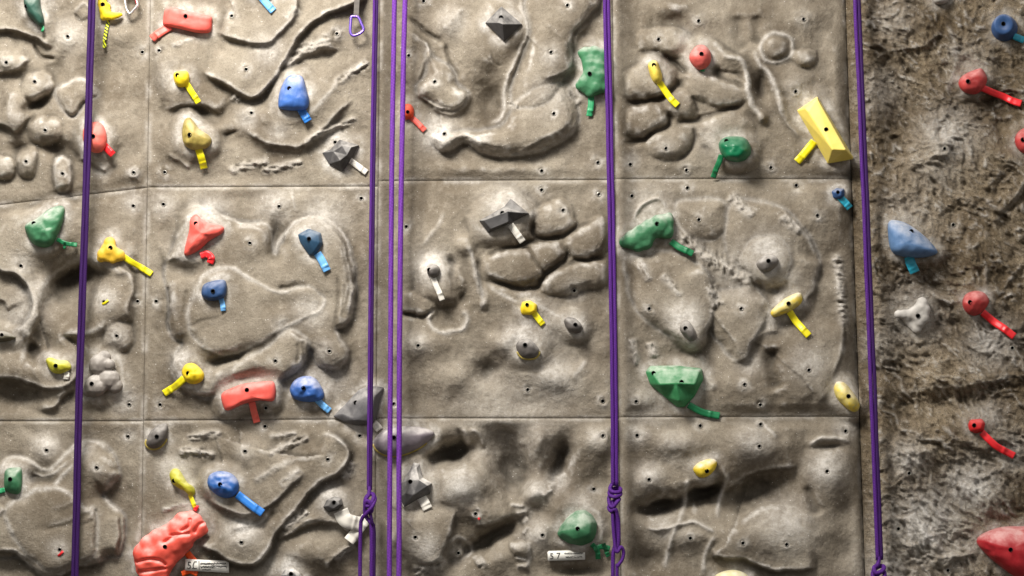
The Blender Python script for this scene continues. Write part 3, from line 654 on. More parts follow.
# ---- middle row
hold(6, 'dome', 'big green shell-like hold left of the left rope, pointed end up', GG, [(73, 100), (100, 85), (140, 55), (168, 45), (186, 50), (184, 82), (170, 122), (150, 158), (125, 166), (95, 155), (76, 125)], 18, (97, 96), 'green', [('tape_green_dark', [(164, 142), (190, 154), (222, 158)], 5), ('tape_green_dark', [(186, 150), (186, 170)], 3)], apex=(128, 112), flat=2.4, rough=1.0)
hold(6, 'blob', 'yellow three-lobed hold right of the left rope with long yellow tape', GY_, [(282, 185), (305, 140), (325, 135), (340, 160), (360, 185), (345, 208), (305, 205), (282, 200)], 12, (318, 166), 'yellow_warm', [('tape_yellow', [(352, 190), (380, 208), (408, 224), (437, 242)], 7)],
     blobs=[(316, 152, 6, 17), (300, 186, 6, 20), (342, 188, 6, 18), (318, 175, 8, 20), (290, 198, 4, 11), (325, 198, 7, 14), (352, 194, 5, 10)])
hold(6, 'dome', 'lime yellow lopsided hold low left beside the rope, pale tape scrap', GY_, [(132, 490), (145, 482), (168, 490), (195, 492), (206, 510), (195, 522), (168, 530), (145, 520)], 11, (160, 506), 'lime', [('tape_white', [(186, 516), (192, 530), (190, 546)], 6.5)], rough=.8)
hold('E', 'blob', 'lumpy mid grey hold with a round knob, right of the left rope', GK, [(200, 490), (215, 430), (240, 390), (270, 400), (290, 440), (290, 475), (255, 490), (225, 500)], 12, (220, 465), 'grey_stone', None,
     blobs=[(240, 420, 3, 26), (262, 420, 10, 14), (230, 470, 5, 26), (236, 474, 11, 18), (262, 455, 3, 26), (276, 470, 2, 18), (212, 480, 2, 16), (250, 402, 2, 16)], sm=7, nomid=True)
hold(6, 'dome', 'dark olive flat hold at the left edge of the wall', GK, [(-30, 420), (-10, 405), (20, 408), (46, 424), (30, 434), (0, 438), (-25, 434)], 9, (5, 417), 'olive_dark', None)
hold('C', 'dome', 'coral triangular hold with pointed top, upper left of its panel', GR, [(118, 92), (132, 80), (145, 92), (170, 104), (197, 110), (192, 126), (165, 142), (135, 168), (106, 178), (105, 160), (115, 120)], 14, (131, 102), 'coral', [('tape_red', [(142, 178), (158, 174), (168, 184), (164, 196)], 8)], apex=(142, 125), rough=.8, flat=1.9)
hold('C', 'facet', 'dark teal faceted pentagon hold, upper right of its panel', GB, [(371, 128), (396, 114), (425, 124), (430, 150), (412, 178), (398, 178), (376, 146)], 12, (397, 138), 'teal_dark', [('tape_sky', [(417, 172), (428, 190), (440, 214)], 9)],
     top=[(382, 130, 9), (402, 120, 9), (419, 128, 9), (422, 148, 10), (408, 170, 8), (397, 140, 13)], bevel=1.2)
hold('C', 'dome', 'small navy blue hold at the centre left of the panel, short pale blue tape', GB, [(144, 262), (152, 244), (180, 235), (200, 236), (204, 256), (196, 278), (165, 284), (148, 276)], 12, (171, 261), 'blue_dark', [('tape_sky', [(190, 278), (194, 292), (196, 308)], 6)], flat=3.2, apex=(174, 260))
hold('C', 'dome', 'yellow knobbly hold low on its panel, tape down to the left', GY_, [(98, 452), (106, 434), (124, 430), (140, 440), (151, 456), (146, 472), (128, 480), (108, 474)], 12, (113, 454), 'yellow', [('tape_yellow', [(104, 466), (84, 484), (72, 492), (56, 502)], 8.5)], rough=1.0)
hold('C', 'dome', 'coral curved bar hold above the lower joint', GR, [(190, 508), (200, 496), (240, 480), (285, 474), (316, 476), (315, 518), (280, 518), (240, 528), (206, 542), (196, 534)], 12, (251, 493), 'coral', [('tape_coral', [(263, 522), (268, 545), (275, 570)], 8)], flat=4.0, apex=(254, 505), rough=.3)
hold('C', 'dome', 'blue rounded hold to the right of the coral bar hold', GB, [(352, 490), (365, 468), (390, 460), (412, 466), (430, 492), (432, 510), (418, 520), (385, 521), (360, 512)], 16, (384, 489), 'blue', [('tape_sky', [(416, 516), (430, 530), (446, 543)], 7.5)], rough=1.3)
hold('W', 'facet', 'large slate grey spear-shaped hold behind the centre ropes, tip pointing left', GK, [(42, 148), (80, 110), (125, 62), (160, 50), (205, 55), (190, 110), (178, 158), (165, 176), (120, 178), (75, 166)], 20, (114, 104), 'slate', [('tape_white', [(172, 170), (182, 180), (191, 192)], 9)],
     top=[(70, 142, 6), (118, 100, 12), (150, 82, 15), (176, 84, 14), (168, 130, 19), (150, 165, 15), (110, 160, 14)], bevel=1.4)
hold('W', 'dome', 'long grey lens-shaped hold with a yellow lower rim behind the ropes', GK, [(170, 228), (186, 206), (220, 186), (280, 180), (330, 184), (366, 200), (350, 226), (310, 255), (250, 276), (205, 272), (176, 252)], 15, (236, 216), 'grey_violet', None, apex=(250, 218), flat=2.6, rim='yellow_dirty')
hold(8, 'facet', 'dark grey angular flat-topped hold with white tape, upper middle of the centre panel', GK, [(228, 88), (300, 48), (318, 24), (372, 68), (325, 92), (255, 124)], 11, (295, 66), 'charcoal', [('tape_white', [(318, 100), (334, 122), (354, 150)], 8)],
     top=[(240, 88, 9), (310, 52, 7), (355, 66, 9), (312, 92, 12), (262, 112, 9), (310, 62, 12)], bevel=0.7)
hold(8, 'dome', 'small round grey hold with a long white tape on the centre panel', GK, [(78, 232), (88, 216), (106, 216), (116, 230), (112, 246), (98, 254), (82, 246)], 10, (84, 230), 'grey_dark', [('tape_white', [(94, 248), (104, 275), (112, 292), (122, 318)], 6.5)])
hold(8, 'facet', 'small bright yellow five-sided hold on the centre panel', GY_, [(346, 342), (352, 322), (375, 318), (395, 330), (393, 352), (375, 360), (350, 358)], 9, (366, 330), 'yellow', [('tape_yellow', [(386, 354), (398, 370), (412, 388)], 7)],
     top=[(354, 342, 7), (358, 326, 8), (384, 330, 8), (388, 346, 9), (372, 354, 7)], bevel=1.2)
hold(8, 'dome', 'small grey hold with a yellow underside below the bright yellow five-sided hold', GK, [(334, 448), (345, 432), (370, 428), (392, 446), (402, 466), (390, 484), (360, 486), (342, 474)], 12, (360, 446), 'grey_dark', None, rim='yellow_dirty', apex=(368, 452))
hold(8, 'dome', 'small grey oval hold with two bolt holes, low right of the centre panel', GK, [(472, 378), (482, 366), (505, 370), (524, 390), (522, 408), (504, 413), (482, 402)], 11, (505, 388), 'grey_dark', None)
hold(9, 'blob', 'green hooked bean-shaped hold at the upper left of the right middle panel', GG, [(55, 145), (80, 120), (140, 80), (190, 60), (208, 80), (208, 125), (190, 145), (140, 170), (95, 185), (62, 170)], 16, (164, 97), 'green', [('tape_green_dark', [(204, 148), (228, 165), (248, 174), (268, 184)], 7.5)],
     blobs=[(72, 150, 5, 17), (95, 142, 8, 26), (120, 128, 9, 28), (145, 112, 9, 28), (170, 102, 9, 30), (190, 92, 8, 22), (190, 118, 8, 22), (110, 158, 7, 20), (130, 150, 8, 22), (198, 76, 5, 12), (200, 130, 5, 10)], sm=30, grow=1.1)
hold(9, 'dome', 'grey pointed oval hold in a white chalk patch, right middle panel', GK, [(450, 212), (462, 196), (486, 184), (508, 192), (514, 210), (496, 230), (476, 238), (458, 228)], 12, (485, 204), 'grey_mid', None)
hold(9, 'dome', 'grey teardrop hold low left on the right middle panel', GK, [(230, 392), (242, 374), (258, 380), (274, 405), (278, 428), (262, 436), (244, 420), (232, 408)], 12, (246, 398), 'grey_mid', None, apex=(254, 404))
hold(9, 'dome', 'cream and yellow leaf-shaped hold with yellow tape, right middle panel', GY_, [(491, 352), (505, 335), (535, 310), (572, 295), (583, 306), (580, 325), (555, 345), (520, 362), (498, 365)], 11, (543, 327), 'cream_yellow', [('tape_yellow', [(546, 350), (562, 375), (580, 396), (602, 420)], 8)], rough=.6)
hold('H', 'facet', 'large green triangular hold with flat top near the lower joint', GG, [(79, 462), (90, 448), (150, 447), (212, 454), (216, 480), (195, 520), (172, 545), (155, 546), (125, 522), (90, 492)], 22, (164, 486), 'green_bright', [('tape_green_dark', [(180, 540), (210, 556), (232, 562), (254, 566)], 8)],
     top=[(92, 462, 11), (148, 455, 12), (206, 460, 15), (196, 492, 22), (160, 532, 18), (112, 492, 19), (150, 490, 22)], bevel=1.6, bolt2=(98, 465))
hold('H', 'facet', 'tiny dark blue hold at the upper right of its panel, teal tape', GB, [(518, 36), (530, 28), (548, 30), (549, 46), (538, 56), (522, 52)], 9, (533, 38), 'blue_dark', [('tape_teal', [(538, 50), (550, 62), (562, 76)], 8)],
     top=[(524, 38, 7), (542, 34, 8), (540, 48, 8)], bevel=1.0)
hold(10, 'dome', 'pale slate blue helmet-shaped hold on the rough rock', GB, [(242, 95), (262, 86), (300, 98), (345, 130), (383, 172), (378, 186), (340, 195), (285, 192), (255, 180), (244, 150)], 22, (309, 119), 'blue_slate', [('tape_teal', [(302, 192), (308, 212), (320, 238)], 10)], apex=(292, 152), flat=2.3)
hold(10, 'blob', 'light grey Y-shaped jug on the rough rock under the slate blue hold', GK, [(262, 356), (300, 352), (330, 312), (352, 318), (360, 345), (345, 395), (325, 415), (300, 385)], 10, (328, 362), 'grey_pale', None,
     blobs=[(272, 358, 10, 9), (288, 358, 11, 10), (304, 358, 11, 11), (320, 352, 11, 13), (334, 340, 10, 13), (340, 325, 9, 12), (346, 345, 8, 13), (340, 368, 7, 15), (330, 380, 6, 14), (324, 398, 4, 11), (326, 366, 6, 15), (300, 374, 2, 11), (314, 388, 2, 11)])
hold(10, 'dome', 'red faceted round hold with red tape, middle right on the rough rock', GR, [(456, 325), (466, 300), (495, 290), (522, 298), (533, 322), (515, 350), (490, 363), (465, 350)], 15, (478, 323), 'red', [('tape_red', [(514, 352), (548, 380), (575, 398), (606, 422)], 8.5)], rough=.9)
# ---- bottom row
hold('J', 'dome', 'dark grey egg-shaped hold just under the lower joint, yellowish rim', GK, [(22, 90), (40, 52), (70, 30), (96, 28), (102, 55), (92, 90), (66, 116), (38, 118), (22, 106)], 13, (60, 74), 'grey_dark', None, rim='yellow_dirty')
hold('J', 'dome', 'lime yellow club-shaped hold above the lumpy coral hold', GY_, [(106, 210), (118, 190), (140, 192), (158, 218), (172, 240), (196, 258), (198, 282), (180, 288), (160, 270), (136, 258), (114, 240)], 11, (122, 233), 'lime', [('tape_yellow', [(180, 284), (188, 304), (198, 330)], 5)], rough=.7)
hold('J', 'dome', 'blue slanted hold with long blue tape on the lower left panel', GB, [(242, 236), (252, 210), (285, 198), (325, 204), (352, 230), (356, 262), (340, 288), (305, 296), (270, 280), (248, 258)], 15, (288, 246), 'blue_bright', [('tape_blue', [(350, 282), (380, 305), (410, 328), (442, 350)], 9.5)], rough=1.2)
hold('Q', 'blob', 'huge lumpy coral hold at the bottom left, knuckled top end', GR, [(65, 400), (130, 270), (330, 180), (400, 90), (560, 90), (640, 220), (560, 300), (450, 430), (330, 560), (250, 640), (120, 600), (80, 500)], 34, (302, 354), 'coral_big', [('tape_orange', [(470, 400), (520, 460), (560, 500)], 8), ('tape_orange', [(430, 560), (490, 540), (550, 560)], 6), ('tape_red', [(528, 82), (540, 60), (545, 40)], 5)],
     blobs=[(140, 400, 12, 80), (190, 340, 14, 80), (255, 300, 14, 84), (200, 430, 18, 90), (290, 380, 18, 90), (330, 290, 15, 80), (370, 330, 17, 90), (400, 390, 13, 60), (390, 220, 15, 80), (440, 280, 18, 84), (430, 150, 14, 60), (490, 190, 18, 70), (470, 330, 12, 50), (540, 150, 17, 48), (575, 200, 18, 44), (560, 250, 17, 40), (600, 230, 14, 34), (505, 255, 18, 50), (500, 110, 12, 34), (170, 490, 15, 80), (250, 490, 17, 80), (320, 460, 15, 70), (190, 570, 14, 74), (270, 570, 13, 64), (180, 640, 12, 60), (110, 460, 11, 42), (120, 530, 11, 40)], sm=22, grow=1.04, folds=[[(90, 470), (180, 450), (260, 460), (300, 490)], [(110, 545), (200, 535), (300, 520)], [(350, 270), (420, 262), (480, 255)], [(490, 150), (480, 200), (430, 235)], [(530, 240), (560, 190), (600, 170)], [(300, 320), (330, 300), (360, 280)]])
hold(11, 'dome', 'green block hold at the left edge of the lower left panel', GG, [(12, 290), (18, 268), (45, 263), (62, 266), (64, 300), (60, 332), (46, 341), (15, 328)], 12, (29, 297), 'green', [('tape_green', [(14, 328), (-4, 332), (-30, 338)], 6)])
hold('W', 'facet', 'dark grey angular hold with crumpled white tapes, left of the knotted rope', GK, [(10, 438), (22, 415), (48, 404), (68, 410), (75, 432), (58, 448), (26, 456)], 12, (45, 424), 'charcoal', [('tape_white', [(66, 450), (80, 478), (110, 490), (134, 494)], 15), ('tape_white', [(92, 548), (110, 525), (130, 500), (150, 470)], 11)],
     top=[(24, 436, 7), (42, 416, 9), (60, 418, 9), (62, 432, 11), (44, 444, 10)], bevel=0.7)
hold('W', 'facet', 'dark angular hold with chalky white facets just right of the ropes', GK, [(262, 360), (300, 296), (318, 300), (330, 345), (358, 362), (354, 395), (310, 415), (270, 440), (255, 410)], 17, (289, 357), 'charcoal_chalk', [('tape_white', [(314, 394), (330, 416), (345, 445)], 10), ('tape_white', [(262, 408), (270, 420), (276, 438)], 7)],
     top=[(285, 352, 13), (308, 315, 8), (318, 352, 14), (345, 370, 12), (300, 400, 15), (275, 395, 12)], bevel=0.6)
hold(12, 'facet', 'small chalk-whitened grey hold at the bottom edge of the lower left panel', GK, [(232, 576), (245, 556), (270, 552), (288, 568), (300, 590), (270, 610), (240, 600)], 10, (262, 570), 'charcoal_chalk', None, top=[(246, 574, 7), (266, 562, 9), (282, 580, 8), (262, 592, 9)], bevel=0.8)
hold('G', 'facet', 'green rounded triangular hold above the paper label in the centre', GG, [(132, 320), (150, 280), (200, 215), (250, 182), (300, 178), (340, 205), (372, 255), (368, 320), (345, 370), (280, 396), (200, 380), (145, 345)], 22, (256, 292), 'green', [('tape_green_dark', [(340, 385), (372, 420), (380, 475)], 6), ('tape_green_dark', [(352, 415), (400, 400), (450, 412)], 6), ('tape_green_dark', [(410, 380), (440, 460)], 5)],
     top=[(160, 312, 12), (210, 235, 12), (290, 195, 11), (335, 250, 16), (330, 330, 18), (256, 292, 22), (240, 360, 17)], bevel=3.0)
hold(14, 'dome', 'small yellow half-moon hold with a chalky top, lower right panel', GY_, [(268, 266), (285, 248), (315, 238), (336, 244), (332, 268), (312, 288), (290, 293), (276, 284)], 11, (308, 274), 'yellow_chalky', None)
hold(14, 'dome', 'pale yellow hold cut by the bottom edge of the frame', GY_, [(330, 578), (350, 564), (385, 558), (415, 566), (430, 582), (415, 604), (375, 612), (342, 600)], 14, (380, 592), 'cream_pale', None)
hold(15, 'dome', 'cream and yellow oval hold next to the right hand rope', GY_, [(86, 35), (95, 16), (118, 20), (140, 45), (160, 78), (155, 100), (138, 103), (110, 82), (92, 60)], 12, (128, 58), 'cream_yellow', None, apex=(124, 60))
hold(15, 'facet', 'small bright red hold with red tape, lower right on the rough rock', GR, [(472, 140), (478, 126), (512, 123), (522, 135), (518, 158), (495, 166), (476, 158)], 11, (490, 142), 'red_bright', [('tape_red', [(512, 162), (538, 188), (560, 206), (606, 230)], 8)],
     top=[(482, 140, 8), (492, 130, 9), (514, 134, 8), (510, 152, 10), (488, 156, 9)], bevel=1.4)
hold(15, 'dome', 'big crimson beak-shaped hold in the bottom right corner', GR, [(496, 476), (510, 456), (560, 436), (620, 432), (690, 440), (720, 500), (700, 560), (650, 592), (610, 580), (560, 545), (515, 505)], 26, (595, 500), 'crimson', None, apex=(600, 500), flat=2.2, crease=[(500, 480), (530, 490), (545, 505), (520, 505)])

hold('B', 'dome', 'blue hold at the top edge, only its pale blue tape hanging into view', GB, [(340, -60), (370, -80), (400, -60), (402, -20), (385, -6), (355, -8), (340, -30)], 13, (370, -50), 'blue', [('tape_sky', [(366, -10), (382, 8), (405, 34)], 8.5)])
hold(5, 'dome', 'whitish hold cut by the top edge on the rough rock', GK, [(365, -20), (392, -40), (420, -20), (414, 4), (395, 13), (374, 8)], 12, None, 'grey_pale', None)
H = np.where((GX < v4(GY)) & (H > 13), 13 + 9 * np.tanh((H - 13) / 16.0), H)
# ---- the wall is flat where a hold is bolted on
def px_inside(q): return crop(q, 14)
for hd in HOLDS:
    q = crom(list(hd['out']), True, 2.5); s = crop(q, 22)
    x = GX[s]; y = GY[s]
    d, _, _ = poly_dist(q, x, y, True); ins = inside(q, x, y)
    w = np.where(ins, 1.0, 1 - smooth(d / 14.0))
    m = H[s][ins].mean() if ins.any() else 0.0
    m = max(m, np.percentile(H[s][ins], 72)) if ins.any() else m
    rg_ = (~ins) & (d < 12)
    m = max(m, np.percentile(H[s][rg_], 78))
    H[s] = H[s] * (1 - w) + m * w
    hd['base'] = m
    n = smooth(fbm(x, y, 14, 3, 0.5, 401) * 0.6 + 0.55)
    CH[s] = np.maximum(CH[s], (0.55 if hd['c'] else 0) * np.where(ins, 1, np.exp(-(d / 7.0) ** 2)) * n)

BOLTS = {1: [(195, 105), (385, 497), (410, 150), (100, 235), (130, 375), (180, 500), (75, 465), (18, 180)],
 2: [], 'B': [(278, 48), (322, 210), (338, 342), (597, 102), (75, 522), (58, 153), (592, 431)],
 3: [(435, 150), (100, 235), (128, 385), (443, 327), (570, 468), (408, 492), (408, 547), (482, 15), (68, 3), (25, 160), (573, 560)],
 'D': [(270, 65), (145, 122), (597, 60), (572, 285), (168, 462), (57, 512), (232, 530), (495, 522)],
 'E': [(320, 38), (50, 182), (250, 268), (280, 350), (310, 515), (330, 267)],
 'C': [(55, 57), (327, 62), (258, 148), (318, 425), (445, 402), (47, 528), (38, 285), (520, 43), (296, 536)],
 8: [(470, 58), (502, 290), (52, 448), (368, 575), (572, 12), (18, 105), (487, 380)], 13: [(584, 72)],
 12: [(558, 80), (460, 172), (620, 464)],
 'H': [(47, 47), (205, 103), (485, 93), (88, 313), (305, 313), (465, 458), (313, 492), (57, 532), (178, 28), (435, 22), (350, 540)],
 11: [(134, 214), (278, 264), (172, 500), (368, 174)],
 'J': [(378, 127), (676, 156), (365, 455), (450, 37)],
 'K': [(713, 83), (680, 270), (500, 432), (265, 357), (205, 495)],
 'L': [(88, 82), (130, 237), (517, 120), (820, 67), (755, 208), (275, 443), (460, 460), (613, 465), (310, 48), (522, 43)],
 14: [(8, 72), (8, 172)],
 5: [(405, 428)], 15: [(303, 280), (272, 440), (415, 560)], 10: [(600, 455), (430, 100)]}
Z['K'] = (400, 412, 3.51); Z['L'] = (612, 412, 3.51)
BOLT_PX = []
for z, pts in BOLTS.items():
    for p in ZC(*Z[z])(pts):
        BOLT_PX.append(p)
        s = crop(np.array([p]), 22); x = GX[s] - p[0]; y = GY[s] - p[1]; r = np.sqrt(x * x + y * y)
        i = int(round(p[1] - Y0)); j = int(round(p[0] - X0)); m = H[i - 2:i + 3, j - 2:j + 3].mean()
        w = 1 - smooth((r - 2.2) / 4.0); H[s] = H[s] * (1 - w) + m * w
        H[s] += 0.35 * np.exp(-((r - 4.4) / 1.6) ** 2) - 1.2 * np.exp(-(r / 2.4) ** 2)
        n = smooth(fbm(GX[s], GY[s], 8, 3, 0.5, 411) * 0.6 + 0.5)
        CH[s] = np.maximum(CH[s], 0.62 * np.exp(-(r / 6.5) ** 2) * n)

def hs(px, py):
    x = min(max(px - X0, 0), X1 - X0 - 1.001); y = min(max(py - Y0, 0), Y1 - Y0 - 1.001)
    i = int(y); j = int(x); fy = y - i; fx = x - j
    return (H[i, j] * (1 - fx) + H[i, j + 1] * fx) * (1 - fy) + (H[i + 1, j] * (1 - fx) + H[i + 1, j + 1] * fx) * fy

def sample(A, x, y):
    xx = np.clip(x - X0, 0, X1 - X0 - 1.001); yy = np.clip(y - Y0, 0, Y1 - Y0 - 1.001)
    i = yy.astype(int); j = xx.astype(int); fy = yy - i; fx = xx - j
    return (A[i, j] * (1 - fx) + A[i, j + 1] * fx) * (1 - fy) + (A[i + 1, j] * (1 - fx) + A[i + 1, j + 1] * fx) * fy

GR_ = np.clip((blur(H, 3) - H) / 1.6 - 0.12, 0, 1) * 0.7 + np.clip((blur(H, 14) - H) / 10.0 - 0.06, 0, 1) * 0.5 * (1 - 0.6 * smooth((300 - GY) / 200.0))  # occlusion-like shade of recesses put into the colour, weaker high up
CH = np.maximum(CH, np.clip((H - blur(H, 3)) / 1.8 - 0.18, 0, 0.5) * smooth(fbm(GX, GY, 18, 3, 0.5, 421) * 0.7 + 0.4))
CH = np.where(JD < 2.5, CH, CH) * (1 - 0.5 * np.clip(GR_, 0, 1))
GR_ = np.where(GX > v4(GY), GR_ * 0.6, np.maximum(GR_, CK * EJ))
# ------------------------------------------------------------------ wall meshes
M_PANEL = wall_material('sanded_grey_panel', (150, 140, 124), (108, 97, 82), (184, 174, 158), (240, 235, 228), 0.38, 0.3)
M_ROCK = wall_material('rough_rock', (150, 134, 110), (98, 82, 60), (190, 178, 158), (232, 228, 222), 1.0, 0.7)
M_BACK = plain('dark_backing', (48, 43, 38), 0.9)
STEP = 1.25
def grid_mesh(name, xl, xr, yt, yb, mat, parent, gap=0.12, bev=1.5, drop=1.5):
    """panel between two slanting side lines xl(y), xr(y) and two edge lines yt(x), yb(x)"""
    ym = 0.5 * (yt(0.5 * (xl(300) + xr(300))) + yb(0.5 * (xl(300) + xr(300))))
    nu = int((xr(ym) - xl(ym)) / STEP); xm = 0.5 * (xl(ym) + xr(ym)); nv = int((yb(xm) - yt(xm)) / STEP)
    u = np.linspace(0, 1, nu + 1)[None, :]; v = np.linspace(0, 1, nv + 1)[:, None]
    x = xl(ym) + gap + u * (xr(ym) - xl(ym) - 2 * gap) + 0 * v
    for _ in range(3):
        y = (yt(x) + gap) * (1 - v) + (yb(x) - gap) * v
        x = (xl(y) + gap) * (1 - u) + (xr(y) - gap) * u
    h = sample(H, x, y); c = sample(CH, x, y)
    dl = np.minimum(np.minimum(x - xl(y), xr(y) - x), np.minimum(y - yt(x), yb(x) - y)) - gap
    h = h - drop * np.exp(-dl / bev * 1.6)
    co = Parr(x, y, h)
    n = (nu + 1) * (nv + 1)
    idx = np.arange(n).reshape(nv + 1, nu + 1)
    f = np.stack([idx[:-1, :-1], idx[1:, :-1], idx[1:, 1:], idx[:-1, 1:]], -1).reshape(-1, 4)
    me = bpy.data.meshes.new(name)
    me.vertices.add(n); me.vertices.foreach_set('co', co.reshape(-1).astype(np.float32))
    me.loops.add(f.size); me.loops.foreach_set('vertex_index', f.reshape(-1).astype(np.int32))
    me.polygons.add(len(f)); me.polygons.foreach_set('loop_start', np.arange(0, f.size, 4, dtype=np.int32))
    me.polygons.foreach_set('use_smooth', np.ones(len(f), bool))
    at = me.attributes.new('chalk', 'FLOAT', 'POINT'); at.data.foreach_set('value', np.clip(c, 0, 1).reshape(-1).astype(np.float32))
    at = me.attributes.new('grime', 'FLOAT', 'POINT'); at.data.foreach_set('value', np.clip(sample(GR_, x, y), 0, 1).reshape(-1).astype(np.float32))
    me.update(calc_edges=True); me.validate()
    me.materials.append(mat)
    o = bpy.data.objects.new(name, me); COL.objects.link(o)
    if parent: o.parent = parent
    return o

def box_px(name, x0, x1, y0, y1, h0, h1, mat, kind=None, parent=None):
    vs = [P(x, y, h) for h in (h0, h1) for y in (y0, y1) for x in (x0, x1)]
    fs = [(0, 1, 3, 2), (4, 6, 7, 5), (0, 4, 5, 1), (2, 3, 7, 6), (0, 2, 6, 4), (1, 5, 7, 3)]
    o = mesh_obj(name, vs, fs, mat, parent, smooth=False)
    if kind: tag(o, kind=kind)
    return o
back = box_px('wall_back', -130, 1150, -110, 690, -75, -55, M_BACK, 'structure')
PANELS = []
TOP = lambda x: -110.0 + 0 * x
BOT = lambda x: 690.0 + 0 * x
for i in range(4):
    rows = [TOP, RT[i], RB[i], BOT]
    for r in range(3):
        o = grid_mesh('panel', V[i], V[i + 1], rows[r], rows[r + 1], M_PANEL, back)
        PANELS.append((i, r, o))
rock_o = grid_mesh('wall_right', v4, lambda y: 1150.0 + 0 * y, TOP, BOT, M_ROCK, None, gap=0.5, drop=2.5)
tag(rock_o, kind='structure')

M_STEEL = plain('worn_steel', (170, 165, 156), 0.4, 0.9, 0.3)
M_BLACK = plain('black_recess', (2, 2, 2), 1.0); M_BLACK.node_tree.nodes['Principled BSDF'].inputs['Specular IOR Level'].default_value = 0.0
M_BOLT = plain('dark_bolt', (40, 38, 36), 0.45, 0.7, 0.3)
def lathe(c, prof, n=14, tilt=None):
    """prof: (radius, h) pairs in wall units around wall coordinate c"""
    vs = []; fs = []
    for (r, h) in prof:
        for k in range(n):
            a = 2 * math.pi * k / n
            vs.append(P(c[0] + r * math.cos(a), c[1] + r * math.sin(a), h))
    for i in range(len(prof) - 1):
        for k in range(n):
            fs.append((i * n + k, i * n + (k + 1) % n, (i + 1) * n + (k + 1) % n, (i + 1) * n + k))
    fs.append(tuple(range(n))); fs.append(tuple((len(prof) - 1) * n + k for k in range(n)))
    return vs, fs
def which_parent(p):
    if p[0] > v4(p[1]): return rock_o
    for i, r, o in PANELS:
        if V[i](p[1]) <= p[0] < V[i + 1](p[1]):
            yt = RT[i](p[0]); yb = RB[i](p[0])
            if (0 if p[1] < yt else 1 if p[1] < yb else 2) == r: return o
for p in BOLT_PX:
    h = max(hs(p[0] + 2.2 * math.cos(a_), p[1] + 2.2 * math.sin(a_)) for a_ in (0, .8, 1.6, 2.4, 3.2, 4, 4.8, 5.6)) + 0.2
    vs, fs = lathe(p, [(2.25, h - 1.5), (2.25, h + 0.5), (1.9, h + 0.75), (1.55, h + 0.6), (1.5, h - 0.8)], 14)
    fs = fs[:-2]
    ins_ = mesh_obj('bolt_insert', vs, fs, M_STEEL, which_parent(p))
    vs, fs = lathe(p, [(1.53, h - 0.6), (1.53, h + 0.15)], 12)
    mesh_obj('bolt_hole', vs, fs, M_BLACK, ins_) if ins_.parent is rock_o else mesh_obj('bolt_hole', vs, fs, M_BLACK, ins_.parent)
# ------------------------------------------------------------------ hold materials
MAT = {
 'green_dark': hold_material('dark_green_resin', (46, 88, 74), .25), 'green': hold_material('green_resin', (58, 124, 82), .42),
 'green_bright': hold_material('bright_green_resin', (54, 140, 84), .4), 'green_deep': hold_material('deep_green_resin', (8, 112, 72), .12, .35),
 'yellow': hold_material('yellow_resin', (240, 208, 26), .12, dirt=.25), 'yellow_chalky': hold_material('chalk_topped_yellow_resin', (236, 204, 30), .75), 'yellow_warm': hold_material('warm_yellow_resin', (236, 190, 50), .2), 'yellow_pale': hold_material('pale_yellow_resin', (232, 206, 80), .25),
 'yellow_dirty': hold_material('dusty_yellow_resin', (186, 165, 84), .2, dirt=.6), 'yellow_block': hold_material('yellow_wood_block', (244, 220, 106), .2, .5, .12, .1),
 'cream_yellow': hold_material('cream_yellow_resin', (226, 205, 112), .55, second=(230, 200, 60)), 'cream_pale': hold_material('pale_cream_resin', (228, 216, 140), .5),
 'lime': hold_material('lime_yellow_resin', (206, 200, 52), .25), 'coral': hold_material('coral_resin', (238, 96, 84), .22, dirt=.2), 'coral_big': hold_material('lumpy_coral_resin', (248, 92, 74), .42, .5, .2),
 'salmon': hold_material('salmon_resin', (236, 112, 98), .15, dirt=.15), 'red_pink': hold_material('coral_pink_resin', (226, 98, 90), .3), 'red': hold_material('red_resin', (190, 62, 60), .22), 'red_bright': hold_material('bright_red_resin', (206, 30, 32), .1),
 'crimson': hold_material('crimson_resin', (190, 34, 44), .35, .45), 'orange_red': hold_material('orange_red_resin', (232, 80, 40), .1),
 'blue': hold_material('blue_resin', (54, 106, 186), .45), 'blue_bright': hold_material('bright_blue_resin', (44, 106, 186), .42), 'blue_dark': hold_material('navy_resin', (48, 82, 130), .2), 'blue_slate': hold_material('slate_blue_resin', (92, 128, 172), .45), 'teal_dark': hold_material('dark_teal_resin', (44, 82, 112), .2),
 'charcoal': hold_material('charcoal_resin', (68, 66, 66), .3, .6, .4), 'charcoal_chalk': hold_material('chalky_charcoal_resin', (92, 90, 90), .9, .7, .4), 'slate': hold_material('slate_grey_resin', (92, 90, 92), .3), 'grey_dark': hold_material('dark_grey_resin', (96, 90, 86), .3), 'grey_mid': hold_material('mid_grey_resin', (122, 116, 110), .4),
 'grey_violet': hold_material('violet_grey_resin', (128, 118, 124), .45), 'grey_stone': hold_material('stone_grey_resin', (136, 128, 120), .35), 'grey_pale': hold_material('pale_grey_resin', (190, 184, 176), .4), 'olive_dark': hold_material('dark_olive_resin', (86, 80, 62), .25),
}
